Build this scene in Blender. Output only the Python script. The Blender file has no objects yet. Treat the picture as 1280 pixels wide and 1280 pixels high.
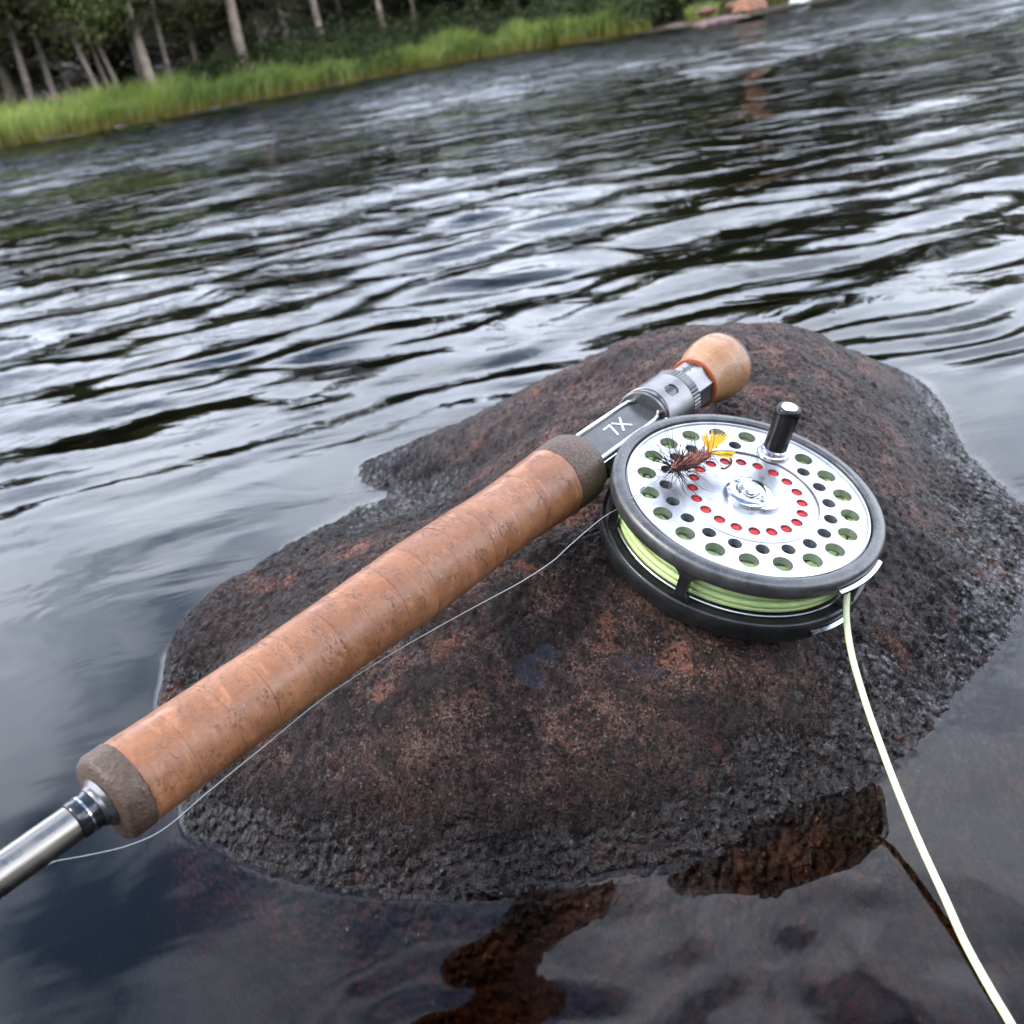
import bpy, math, random
import numpy as np
from mathutils import Vector, Matrix
from mathutils.geometry import delaunay_2d_cdt
SC = bpy.context.scene
COL = SC.collection
rad = math.radians
# ------------------------------------------------------------------ camera
F, TH, RO, CAM_H = 1284.0, rad(24.4), rad(9.8), 0.24          # focal length in px of a 1280 px frame
fwd = np.array([0, math.cos(TH), -math.sin(TH)])
_r0 = np.array([1.0, 0, 0]); _u0 = np.cross(_r0, fwd)
RX = math.cos(RO) * _r0 - math.sin(RO) * _u0
UY = math.sin(RO) * _r0 + math.cos(RO) * _u0
EYE = np.array([0, 0, CAM_H])
cd = bpy.data.cameras.new('camera'); cam = bpy.data.objects.new('camera', cd); COL.objects.link(cam)
cd.sensor_width = 36; cd.lens = 36 * F / 1280; cd.clip_start = 0.01; cd.clip_end = 500
cam.matrix_world = Matrix(((RX[0], UY[0], -fwd[0], 0), (RX[1], UY[1], -fwd[1], 0), (RX[2], UY[2], -fwd[2], CAM_H), (0, 0, 0, 1)))
cd.dof.use_dof = True; cd.dof.focus_distance = 0.345; cd.dof.aperture_fstop = 20
SC.camera = cam
# ------------------------------------------------------------------ sky, sun, exposure
SUN_EL, SUN_AZ = rad(50), rad(-100)                               # azimuth from +Y towards +X
w = bpy.data.worlds.new('World'); SC.world = w; w.use_nodes = True
nt = w.node_tree; nt.nodes.clear()
def N(tree, typ, **kw):
    n = tree.nodes.new(typ)
    for k, v in kw.items():
        if k[0] == '_': n.inputs[k[1:].replace('_', ' ')].default_value = v
        else: setattr(n, k, v)
    return n
out = N(nt, 'ShaderNodeOutputWorld'); bg = N(nt, 'ShaderNodeBackground', _Strength=0.14)
sky = N(nt, 'ShaderNodeTexSky', sky_type='NISHITA', sun_disc=False, sun_elevation=SUN_EL, sun_rotation=SUN_AZ,
        altitude=50, air_density=1.0, dust_density=1.0, ozone_density=1.4)
tc = N(nt, 'ShaderNodeTexCoord'); sep = N(nt, 'ShaderNodeSeparateXYZ')
nt.links.new(tc.outputs['Generated'], sep.inputs[0])
zz = N(nt, 'ShaderNodeMath', operation='ABSOLUTE'); nt.links.new(sep.outputs[2], zz.inputs[0])
za = N(nt, 'ShaderNodeMath', operation='ADD'); za.inputs[1].default_value = 0.22; nt.links.new(zz.outputs[0], za.inputs[0])
dx = N(nt, 'ShaderNodeMath', operation='DIVIDE'); dy = N(nt, 'ShaderNodeMath', operation='DIVIDE')
nt.links.new(sep.outputs[0], dx.inputs[0]); nt.links.new(za.outputs[0], dx.inputs[1])
nt.links.new(sep.outputs[1], dy.inputs[0]); nt.links.new(za.outputs[0], dy.inputs[1])
cmb = N(nt, 'ShaderNodeCombineXYZ'); nt.links.new(dx.outputs[0], cmb.inputs[0]); nt.links.new(dy.outputs[0], cmb.inputs[1])
cmb.inputs[2].default_value = 3.7
cn = N(nt, 'ShaderNodeTexNoise', _Scale=2.1, _Detail=7.0, _Roughness=0.55, _Distortion=0.35); nt.links.new(cmb.outputs[0], cn.inputs['Vector'])
cr = N(nt, 'ShaderNodeValToRGB'); cr.color_ramp.elements[0].position = 0.36; cr.color_ramp.elements[1].position = 0.53
el = N(nt, 'ShaderNodeMath', operation='MULTIPLY_ADD'); nt.links.new(zz.outputs[0], el.inputs[0]); el.inputs[1].default_value = -0.46; el.inputs[2].default_value = 0.25
ca = N(nt, 'ShaderNodeMath', operation='ADD'); nt.links.new(cn.outputs[0], ca.inputs[0]); nt.links.new(el.outputs[0], ca.inputs[1]); nt.links.new(ca.outputs[0], cr.inputs[0])
cn2 = N(nt, 'ShaderNodeTexNoise', _Scale=4.0, _Detail=5.0, _Roughness=0.55); nt.links.new(cmb.outputs[0], cn2.inputs['Vector'])
cc = N(nt, 'ShaderNodeValToRGB'); cc.color_ramp.elements[0].position = 0.3; cc.color_ramp.elements[1].position = 0.7
cc.color_ramp.elements[0].color = (9.6, 10.9, 13.4, 1); cc.color_ramp.elements[1].color = (13.4, 14.3, 16.2, 1)
nt.links.new(cn2.outputs[0], cc.inputs[0])
mx = N(nt, 'ShaderNodeMix', data_type='RGBA'); nt.links.new(cr.outputs[0], mx.inputs[0])
nt.links.new(sky.outputs[0], mx.inputs[6]); nt.links.new(cc.outputs[0], mx.inputs[7])
nt.links.new(mx.outputs[2], bg.inputs[0]); nt.links.new(bg.outputs[0], out.inputs[0])
sl = bpy.data.lights.new('sun', 'SUN'); so = bpy.data.objects.new('sun', sl); COL.objects.link(so)
sl.energy = 1.0; sl.angle = rad(14); sl.color = (1, 0.95, 0.88)
sd = Vector((math.sin(SUN_AZ) * math.cos(SUN_EL), math.cos(SUN_AZ) * math.cos(SUN_EL), math.sin(SUN_EL)))
so.rotation_euler = sd.to_track_quat('Z', 'Y').to_euler()
vs = SC.view_settings; vs.view_transform = 'Standard'; vs.look = 'None'; vs.gamma = 1; vs.exposure = 1.45
SC.cycles.use_denoising = True; SC.cycles.max_bounces = 6; SC.cycles.diffuse_bounces = 2; SC.cycles.glossy_bounces = 3; SC.cycles.transmission_bounces = 4; SC.cycles.transparent_max_bounces = 8
SC.cycles.caustics_reflective = False; SC.cycles.caustics_refractive = False
SC.cycles.sample_clamp_indirect = 6

# ------------------------------------------------------------------ helpers
def ray(x, y): return (x - 640) / F * RX - (y - 640) / F * UY + fwd
def at(x, y, d): return EYE + ray(x, y) * d
def onz(x, y, z):
    r = ray(x, y); return EYE + r * ((z - CAM_H) / r[2])
rng = np.random.default_rng(7); random.seed(7)
_lat = {}
def vnoise(x, y, seed=0):
    """gradient noise, about -1..1"""
    if seed not in _lat:
        a = np.random.default_rng(1000 + seed).uniform(0, 2 * np.pi, (256, 256)); _lat[seed] = (np.cos(a), np.sin(a))
    gx, gy = _lat[seed]
    xi = np.floor(x).astype(np.int64); yi = np.floor(y).astype(np.int64); fx = x - xi; fy = y - yi
    u = fx * fx * fx * (fx * (fx * 6 - 15) + 10); v = fy * fy * fy * (fy * (fy * 6 - 15) + 10)
    def g(ix, iy, dx, dy):
        a, b = (xi + ix) & 255, (yi + iy) & 255
        return gx[a, b] * dx + gy[a, b] * dy
    n00 = g(0, 0, fx, fy); n10 = g(1, 0, fx - 1, fy); n01 = g(0, 1, fx, fy - 1); n11 = g(1, 1, fx - 1, fy - 1)
    return 1.5 * ((n00 * (1 - u) + n10 * u) * (1 - v) + (n01 * (1 - u) + n11 * u) * v)
def sstep(a, b, x):
    t = np.clip((x - a) / (b - a), 0, 1); return t * t * (3 - 2 * t)
def mk(name, verts, faces, mat=None, parent=None, smooth=True, sharp=None):
    me = bpy.data.meshes.new(name)
    if isinstance(faces, np.ndarray):
        V = np.ascontiguousarray(verts, dtype=np.float32); k = faces.shape[1]; n = len(faces)
        me.vertices.add(len(V)); me.vertices.foreach_set('co', V.ravel())
        me.loops.add(n * k); me.loops.foreach_set('vertex_index', np.ascontiguousarray(faces, dtype=np.int32).ravel())
        me.polygons.add(n); me.polygons.foreach_set('loop_start', np.arange(0, n * k, k, dtype=np.int32))
        me.update(calc_edges=True); me.validate()
    else:
        me.from_pydata([tuple(map(float, v)) for v in verts], [], faces); me.update()
    if smooth:
        me.shade_smooth()
        if sharp: me.set_sharp_from_angle(angle=rad(sharp))
    if mat: me.materials.append(mat)
    return link(name, me, parent)
def link(name, me, parent=None):
    o = bpy.data.objects.new(name, me); COL.objects.link(o)
    if parent is not None: o.parent = parent
    return o
def tag(o, label=None, cat=None, group=None, kind=None):
    for k, v in (('label', label), ('category', cat), ('group', group), ('kind', kind)):
        if v: o[k] = v
    return o
def empty(name, M, label, cat, group=None):
    o = bpy.data.objects.new(name, None); COL.objects.link(o); o.matrix_world = M; o.empty_display_size = 0.01
    return tag(o, label, cat, group)
class MB:
    def __init__(s): s.v = []; s.f = []
    def add(s, v, f):
        b = len(s.v); s.v += [tuple(map(float, p)) for p in v]; s.f += [tuple(i + b for i in q) for q in f]; return s
    def lathe(s, prof, seg=48, axis='z', o=(0, 0, 0), close=False, wob=None, caps=True):
        """prof: (along, radius)"""
        V = []; Fc = []
        for i, (t, r) in enumerate(prof):
            for k in range(seg):
                a = 2 * math.pi * k / seg
                rr = r if wob is None else r * (1 + wob(i, a))
                c, q = rr * math.cos(a), rr * math.sin(a)
                p = (c, q, t) if axis == 'z' else (t, c, q)
                V.append((p[0] + o[0], p[1] + o[1], p[2] + o[2]))
        m = len(prof)
        for i in range(m if close else m - 1):
            j = (i + 1) % m
            for k in range(seg):
                l = (k + 1) % seg
                Fc.append((i * seg + k, i * seg + l, j * seg + l, j * seg + k))
        if not close and caps:
            if prof[0][1] > 1e-6: Fc.append(tuple(range(seg))[::-1])
            if prof[-1][1] > 1e-6: Fc.append(tuple((m - 1) * seg + k for k in range(seg)))
        return s.add(V, Fc)
    def tube(s, pts, r, seg=8, caps=True):
        P = [np.array(p, float) for p in pts]; n = len(P)
        rs = r if hasattr(r, '__len__') else [r] * n
        V = []; Fc = []; prev = None
        for i in range(n):
            t = P[min(i + 1, n - 1)] - P[max(i - 1, 0)]; t = t / (np.linalg.norm(t) + 1e-12)
            if prev is None:
                a = np.array([0, 0, 1.0]) if abs(t[2]) < 0.9 else np.array([1.0, 0, 0])
                u = np.cross(t, a)
            else: u = prev - t * (prev @ t)
            u = u / (np.linalg.norm(u) + 1e-12); prev = u; v = np.cross(t, u)
            for k in range(seg):
                a = 2 * math.pi * k / seg; V.append(P[i] + rs[i] * (math.cos(a) * u + math.sin(a) * v))
        for i in range(n - 1):
            for k in range(seg):
                l = (k + 1) % seg; Fc.append((i * seg + k, i * seg + l, (i + 1) * seg + l, (i + 1) * seg + k))
        if caps: Fc += [tuple(range(seg))[::-1], tuple((n - 1) * seg + k for k in range(seg))]
        return s.add(V, Fc)
    def box(s, c, h, M=None, bev=0.0):
        c = np.array(c, float); h = np.array(h, float)
        V = []
        if bev <= 0:
            for i in (-1, 1):
                for j in (-1, 1):
                    for k in (-1, 1): V.append(np.array([i, j, k]) * h)
            Fc = [(0, 1, 3, 2), (4, 6, 7, 5), (0, 4, 5, 1), (2, 3, 7, 6), (0, 2, 6, 4), (1, 5, 7, 3)]
        else:                                            # bevelled long edges along x
            b = bev; y, z = h[1], h[2]
            sec = [(-y + b, -z), (y - b, -z), (y, -z + b), (y, z - b), (y - b, z), (-y + b, z), (-y, z - b), (-y, -z + b)]
            for x in (-h[0], h[0]): V += [np.array([x, q[0], q[1]]) for q in sec]
            Fc = [tuple(range(8))[::-1], tuple(range(8, 16))] + [(k, (k + 1) % 8, 8 + (k + 1) % 8, 8 + k) for k in range(8)]
        if M is not None: V = [M @ p for p in V]
        return s.add([p + c for p in V], Fc)
    def prism(s, sec, x0, x1):
        n = len(sec); V = [(x, y, z) for x in (x0, x1) for (y, z) in sec]
        return s.add(V, [tuple(range(n))[::-1], tuple(range(n, 2 * n))] + [(k, (k + 1) % n, n + (k + 1) % n, n + k) for k in range(n)])
    def build(s, name, mat, parent=None, smooth=True, sharp=35): return mk(name, s.v, s.f, mat, parent, smooth, sharp)
def spline(P, n=12):
    P = [np.array(p, float) for p in P]; P = [2 * P[0] - P[1]] + P + [2 * P[-1] - P[-2]]; out = []
    for i in range(1, len(P) - 2):
        for k in range(n):
            t = k / n; a, b, c, d = P[i - 1:i + 3]
            out.append(0.5 * ((2 * b) + (c - a) * t + (2 * a - 5 * b + 4 * c - d) * t * t + (3 * b - a - 3 * c + d) * t ** 3))
    out.append(P[-2]); return out

# ------------------------------------------------------------------ materials
def mat(name):
    m = bpy.data.materials.new(name); m.use_nodes = True; t = m.node_tree; t.nodes.clear()
    o = N(t, 'ShaderNodeOutputMaterial'); b = N(t, 'ShaderNodeBsdfPrincipled'); t.links.new(b.outputs[0], o.inputs[0])
    return m, t, b, o
def coords(t, kind='Object'): return N(t, 'ShaderNodeTexCoord').outputs[kind]
def noise(t, vec, scale, detail=4, rough=0.55, dist=0.0):
    n = N(t, 'ShaderNodeTexNoise', _Scale=scale, _Detail=detail, _Roughness=rough, _Distortion=dist); t.links.new(vec, n.inputs['Vector']); return n.outputs[0]
def ramp(t, fac, *stops):
    n = N(t, 'ShaderNodeValToRGB'); e = n.color_ramp.elements
    while len(e) < len(stops): e.new(0.5)
    for k, (p, c) in enumerate(stops):
        e[k].position = p; e[k].color = (c, c, c, 1) if not hasattr(c, '__len__') else (*c, 1)
    t.links.new(fac, n.inputs[0]); return n.outputs[0]
def mix(t, fac, a, b, blend='MIX'):
    n = N(t, 'ShaderNodeMix', data_type='RGBA', blend_type=blend)
    for s, i in ((fac, 0), (a, 6), (b, 7)):
        if hasattr(s, 'is_linked'): t.links.new(s, n.inputs[i])
        elif hasattr(s, '__len__'): n.inputs[i].default_value = (*s, 1)
        else: n.inputs[i].default_value = s
    return n.outputs[2]
def mth(t, op, a, b=0.0, clamp=False):
    n = N(t, 'ShaderNodeMath', operation=op, use_clamp=clamp)
    for s, i in ((a, 0), (b, 1)):
        if hasattr(s, 'is_linked'): t.links.new(s, n.inputs[i])
        else: n.inputs[i].default_value = s
    return n.outputs[0]
def bump(t, b, h, strength=0.3, dist=0.001, normal=None):
    n = N(t, 'ShaderNodeBump', _Strength=strength, _Distance=dist); t.links.new(h, n.inputs['Height'])
    if normal is not None: t.links.new(normal, n.inputs['Normal'])
    if b is not None: t.links.new(n.outputs[0], b.inputs['Normal'])
    return n.outputs[0]
def setin(t, b, **kw):
    for k, v in kw.items():
        s = b.inputs[k.replace('_', ' ')]
        if hasattr(v, 'is_linked'): t.links.new(v, s)
        elif hasattr(v, '__len__'): s.default_value = (*v, 1)
        else: s.default_value = v
def simple(name, col, rough=0.5, metal=0.0, var=0.0, vs=300.0, bmp=0.0, bs=2000.0, spec=0.5, coat=0.0):
    m, t, b, o = mat(name); setin(t, b, Roughness=rough, Metallic=metal, Specular_IOR_Level=spec, Coat_Weight=coat)
    c = coords(t)
    if var > 0:
        f = noise(t, c, vs); setin(t, b, Base_Color=mix(t, ramp(t, f, (0.3, 0.0), (0.7, 1.0)), tuple(x * (1 - var) for x in col), tuple(min(1, x * (1 + var)) for x in col)))
        setin(t, b, Roughness=ramp(t, noise(t, c, vs * 1.7), (0.3, max(0.02, rough * 0.75)), (0.7, min(1, rough * 1.3))))
    else: setin(t, b, Base_Color=col)
    if bmp > 0: bump(t, b, noise(t, c, bs, 3), bmp, 0.0005)
    return m
def mat_rock():
    m, t, b, o = mat('wet granite'); c = coords(t)
    z = N(t, 'ShaderNodeSeparateXYZ'); t.links.new(c, z.inputs[0]); Z = z.outputs[2]
    big = noise(t, c, 13, 5, 0.6, 0.4); med = noise(t, c, 70, 6, 0.7, 0.6); fin = noise(t, c, 520, 5, 0.75, 1.6); vf = noise(t, c, 1300, 4, 0.7, 1.2)
    grain = mix(t, ramp(t, fin, (0.45, 0.0), (0.55, 1.0)), (0.008, 0.0055, 0.0048), (0.115, 0.053, 0.038))
    pale = mix(t, ramp(t, vf, (0.45, 0.0), (0.56, 1.0)), (0.025, 0.013, 0.010), (0.38, 0.215, 0.162))
    base = mix(t, mth(t, 'MULTIPLY', ramp(t, med, (0.45, 0.0), (0.58, 1.0)), 0.85), grain, pale)
    pk = noise(t, c, 34, 5, 0.62, 0.5); pmask = mth(t, 'MULTIPLY', ramp(t, pk, (0.565, 0.0), (0.63, 1.0)), ramp(t, fin, (0.40, 0.0), (0.5, 1.0)))
    base = mix(t, mth(t, 'MULTIPLY', mth(t, 'MULTIPLY', pmask, ramp(t, vf, (0.40, 0.25), (0.55, 1.0))), 0.9), base, (0.44, 0.17, 0.10))
    vq = N(t, 'ShaderNodeTexVoronoi', _Scale=850.0); t.links.new(c, vq.inputs['Vector']); sq = N(t, 'ShaderNodeSeparateColor'); t.links.new(vq.outputs['Color'], sq.inputs[0])
    base = mix(t, mth(t, 'MULTIPLY', ramp(t, sq.outputs[0], (0.80, 0.0), (0.86, 1.0)), ramp(t, vq.outputs['Distance'], (0.25, 0.55), (0.45, 0.0))), base, (0.40, 0.31, 0.27))
    base = mix(t, ramp(t, sq.outputs[1], (0.72, 0.0), (0.78, 0.8)), base, (0.010, 0.008, 0.008))
    dk = mth(t, 'MULTIPLY', ramp(t, noise(t, c, 24, 6, 0.7, 0.8), (0.44, 1.0), (0.56, 0.0)), ramp(t, vf, (0.40, 1.0), (0.6, 0.75)))
    base = mix(t, mth(t, 'MULTIPLY', dk, 0.75), base, (0.010, 0.009, 0.009))
    wl = mth(t, 'ADD', Z, mth(t, 'MULTIPLY', mth(t, 'SUBTRACT', med, 0.5), -0.06))
    wl = mth(t, 'ADD', wl, mth(t, 'MULTIPLY', mth(t, 'SUBTRACT', big, 0.5), -0.07))
    wet = ramp(t, mth(t, 'MULTIPLY', wl, 10.0), (0.11, 1.0), (0.34, 0.0))
    wetc = mix(t, ramp(t, fin, (0.5, 0.0), (0.62, 1.0)), (0.007, 0.0055, 0.005), (0.030, 0.019, 0.016))
    wetc = mix(t, ramp(t, pk, (0.60, 0.0), (0.68, 0.6)), wetc, (0.11, 0.038, 0.025))
    base = mix(t, mth(t, 'MULTIPLY', wet, 0.95), base, wetc)
    sub = ramp(t, mth(t, 'ADD', mth(t, 'MULTIPLY', Z, 40.0), 0.5), (0.35, 1.0), (0.52, 0.0))
    subc = mix(t, ramp(t, noise(t, c, 90, 6, 0.7), (0.48, 0.0), (0.68, 1.0)), (0.016, 0.010, 0.008), (0.075, 0.034, 0.021))
    base = mix(t, sub, base, subc)
    setin(t, b, Base_Color=base, Roughness=mix(t, wet, ramp(t, fin, (0.4, 0.36), (0.6, 0.75)), (0.05, 0.07, 0.07)))
    setin(t, b, Specular_IOR_Level=mix(t, wet, (0.30, 0.30, 0.30), (0.26, 0.26, 0.26)))
    h = mth(t, 'ADD', fin, mth(t, 'MULTIPLY', vf, 0.45))
    vo = N(t, 'ShaderNodeTexVoronoi', _Scale=360.0, _Randomness=1.0, feature='SMOOTH_F1'); t.links.new(mixv(t, c, noise(t, c, 300, 2), 0.0016), vo.inputs['Vector'])
    wh = mth(t, 'ADD', mth(t, 'MULTIPLY', vo.outputs['Distance'], -0.8), mth(t, 'MULTIPLY', vf, 0.10))
    hx = N(t, 'ShaderNodeMix'); t.links.new(wet, hx.inputs[0]); t.links.new(h, hx.inputs[2]); t.links.new(wh, hx.inputs[3])
    bd = N(t, 'ShaderNodeBump', _Strength=1.0); t.links.new(hx.outputs[0], bd.inputs['Height']); t.links.new(bd.outputs[0], b.inputs['Normal'])
    t.links.new(mth(t, 'ADD', mth(t, 'MULTIPLY', wet, 0.0036), 0.0030), bd.inputs['Distance'])
    return m
def mixv(t, c, f, amt):
    a = N(t, 'ShaderNodeVectorMath', operation='ADD'); v = N(t, 'ShaderNodeVectorMath', operation='SCALE'); k = N(t, 'ShaderNodeCombineXYZ')
    t.links.new(f, k.inputs[0]); t.links.new(f, k.inputs[1]); t.links.new(k.outputs[0], v.inputs[0]); v.inputs['Scale'].default_value = amt
    t.links.new(c, a.inputs[0]); t.links.new(v.outputs[0], a.inputs[1]); return a.outputs[0]
def mat_water():
    m, t, b, o = mat('river water'); t.nodes.remove(b); c = coords(t)
    gl = N(t, 'ShaderNodeBsdfGlossy', _Roughness=0.012); tr = N(t, 'ShaderNodeBsdfTransparent'); fr = N(t, 'ShaderNodeFresnel', _IOR=1.333)
    ms = N(t, 'ShaderNodeMixShader')
    mp = N(t, 'ShaderNodeMapping'); mp.inputs['Scale'].default_value = (7, 13, 1); mp.inputs['Rotation'].default_value = (0, 0, 0.25); t.links.new(c, mp.inputs[0])
    h = noise(t, mp.outputs[0], 1.0, 4, 0.5, 0.6)
    ln = N(t, 'ShaderNodeVectorMath', operation='LENGTH'); t.links.new(c, ln.inputs[0])
    mp3 = N(t, 'ShaderNodeMapping'); mp3.inputs['Scale'].default_value = (3.0, 7.5, 1); mp3.inputs['Rotation'].default_value = (0, 0, 0.2); t.links.new(c, mp3.inputs[0])
    h2 = noise(t, mp3.outputs[0], 1.0, 3, 0.55, 0.5)
    amp = N(t, 'ShaderNodeMapRange'); t.links.new(ln.outputs['Value'], amp.inputs[0])
    for k_, v_ in zip(range(1, 5), (0.45, 1.9, 0.05, 1.0)): amp.inputs[k_].default_value = v_
    amp2 = N(t, 'ShaderNodeMapRange'); t.links.new(ln.outputs['Value'], amp2.inputs[0])
    for k_, v_ in zip(range(1, 5), (3.0, 10.0, 0.0, 2.2)): amp2.inputs[k_].default_value = v_
    hh = mth(t, 'ADD', mth(t, 'MULTIPLY', h, amp.outputs[0]), mth(t, 'MULTIPLY', mth(t, 'MULTIPLY', h2, 4.0), amp2.outputs[0]))
    nb = bump(t, None, hh, 1.0, 0.008)
    for n in (gl, fr): t.links.new(nb, n.inputs['Normal'])
    t.links.new(fr.outputs[0], ms.inputs[0]); t.links.new(tr.outputs[0], ms.inputs[1]); t.links.new(gl.outputs[0], ms.inputs[2]); t.links.new(ms.outputs[0], o.inputs['Surface'])
    va = N(t, 'ShaderNodeVolumeAbsorption', _Density=42.0); va.inputs['Color'].default_value = (0.72, 0.42, 0.22, 1); t.links.new(va.outputs[0], o.inputs['Volume'])
    return m
def mat_drop():
    m, t, b, o = mat('water drop'); t.nodes.remove(b)
    gl = N(t, 'ShaderNodeBsdfGlossy', _Roughness=0.02); m2 = N(t, 'ShaderNodeBsdfTransparent'); m2.inputs[0].default_value = (0.93, 0.93, 0.93, 1); fr = N(t, 'ShaderNodeFresnel', _IOR=1.45)
    ge = N(t, 'ShaderNodeNewGeometry'); fo = mth(t, 'MULTIPLY', fr.outputs[0], mth(t, 'SUBTRACT', 1.0, ge.outputs['Backfacing'])); ms = N(t, 'ShaderNodeMixShader'); t.links.new(fo, ms.inputs[0]); t.links.new(m2.outputs[0], ms.inputs[1]); t.links.new(gl.outputs[0], ms.inputs[2])
    t.links.new(ms.outputs[0], o.inputs['Surface']); return m
def mat_cork(name, c0, c1, speck, rough=0.5):
    m, t, b, o = mat(name); c = coords(t)
    mp = N(t, 'ShaderNodeMapping'); mp.inputs['Scale'].default_value = (260, 120, 120); t.links.new(c, mp.inputs[0])
    f1 = noise(t, c, 55, 5, 0.6); f2 = noise(t, mp.outputs[0], 1.0, 5, 0.65, 0.8); f3 = noise(t, c, 900, 3)
    oi = N(t, 'ShaderNodeObjectInfo')
    col = mix(t, ramp(t, f1, (0.3, 0.0), (0.7, 1.0)), c0, c1)
    col = mix(t, mth(t, 'MULTIPLY', oi.outputs['Random'], 0.6), col, tuple(x * 0.78 for x in c0))
    col = mix(t, ramp(t, noise(t, c, 130, 5, 0.7, 0.8), (0.5, 0.0), (0.68, 0.4)), col, tuple(x * 0.7 for x in c0))
    col = mix(t, ramp(t, f2, (0.54, 0.0), (0.7, 0.5)), col, tuple(min(1, x * 1.35) for x in c1))
    col = mix(t, ramp(t, f3, (0.35, 0.25), (0.6, 0.0)), col, tuple(x * 0.45 for x in c0))
    # short cracks running round and along the grip
    mp2 = N(t, 'ShaderNodeMapping'); mp2.inputs['Scale'].default_value = (520, 150, 150); t.links.new(c, mp2.inputs[0])
    cr_ = noise(t, mp2.outputs[0], 1.0, 3, 0.5, 1.6)
    ck = mth(t, 'MULTIPLY', ramp(t, mth(t, 'ABSOLUTE', mth(t, 'SUBTRACT', cr_, 0.5)), (0.0, 1.0), (0.04, 0.0)), ramp(t, noise(t, c, 150, 3), (0.50, 0.0), (0.56, 1.0)))
    mp4 = N(t, 'ShaderNodeMapping'); mp4.inputs['Scale'].default_value = (700, 260, 260); t.links.new(c, mp4.inputs[0])
    pit = ramp(t, noise(t, mp4.outputs[0], 1.0, 3, 0.6, 0.9), (0.675, 0.0), (0.72, 0.7))
    dark = mth(t, 'MAXIMUM', ck, pit)
    col = mix(t, mth(t, 'MULTIPLY', dark, speck), col, tuple(x * 0.28 for x in c0))
    setin(t, b, Base_Color=col, Roughness=ramp(t, noise(t, c, 80, 4), (0.35, rough * 0.65), (0.65, rough * 1.2)), Specular_IOR_Level=0.45)
    h = mth(t, 'SUBTRACT', mth(t, 'MULTIPLY', f2, 0.5), dark); bump(t, b, h, 0.35, 0.0006)
    return m
def mat_rubbercork():
    m, t, b, o = mat('rubber cork'); c = coords(t)
    v = N(t, 'ShaderNodeTexVoronoi', _Scale=1400.0, _Randomness=1.0); t.links.new(c, v.inputs['Vector'])
    sp = N(t, 'ShaderNodeSeparateColor'); t.links.new(v.outputs['Color'], sp.inputs[0])
    col = mix(t, ramp(t, sp.outputs[0], (0.2, 0.0), (0.9, 1.0)), (0.060, 0.034, 0.021), (0.125, 0.075, 0.046))
    col = mix(t, ramp(t, noise(t, c, 150, 4), (0.4, 0.4), (0.65, 0.0)), col, (0.05, 0.03, 0.02))
    setin(t, b, Base_Color=col, Roughness=0.55); bump(t, b, v.outputs['Distance'], 0.4, 0.0004); return m
def mat_brushed(name, col, rough=0.3, axis=0, amt=0.25):
    m, t, b, o = mat(name); c = coords(t); mp = N(t, 'ShaderNodeMapping'); s = [2500.0] * 3; s[axis] = 40.0; mp.inputs['Scale'].default_value = s; t.links.new(c, mp.inputs[0])
    f = noise(t, mp.outputs[0], 1.0, 3)
    setin(t, b, Base_Color=mix(t, f, tuple(x * (1 - amt) for x in col), col), Metallic=1.0, Roughness=ramp(t, noise(t, c, 220, 4), (0.3, rough * 0.8), (0.7, rough * 1.35)))
    bump(t, b, f, 0.05, 0.0002); return m
def mat_frame():
    m, t, b, o = mat('worn gunmetal'); c = coords(t)
    f = noise(t, c, 130, 6, 0.65, 0.5); g = noise(t, c, 900, 4, 0.6)
    col = mix(t, ramp(t, f, (0.35, 0.0), (0.7, 1.0)), (0.085, 0.083, 0.082), (0.16, 0.155, 0.15))
    col = mix(t, mth(t, 'MULTIPLY', ramp(t, g, (0.62, 0.0), (0.70, 1.0)), 0.5), col, (0.30, 0.29, 0.28))
    setin(t, b, Base_Color=col, Metallic=0.75, Roughness=ramp(t, f, (0.3, 0.32), (0.7, 0.52))); bump(t, b, g, 0.12, 0.0003); return m
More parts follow.
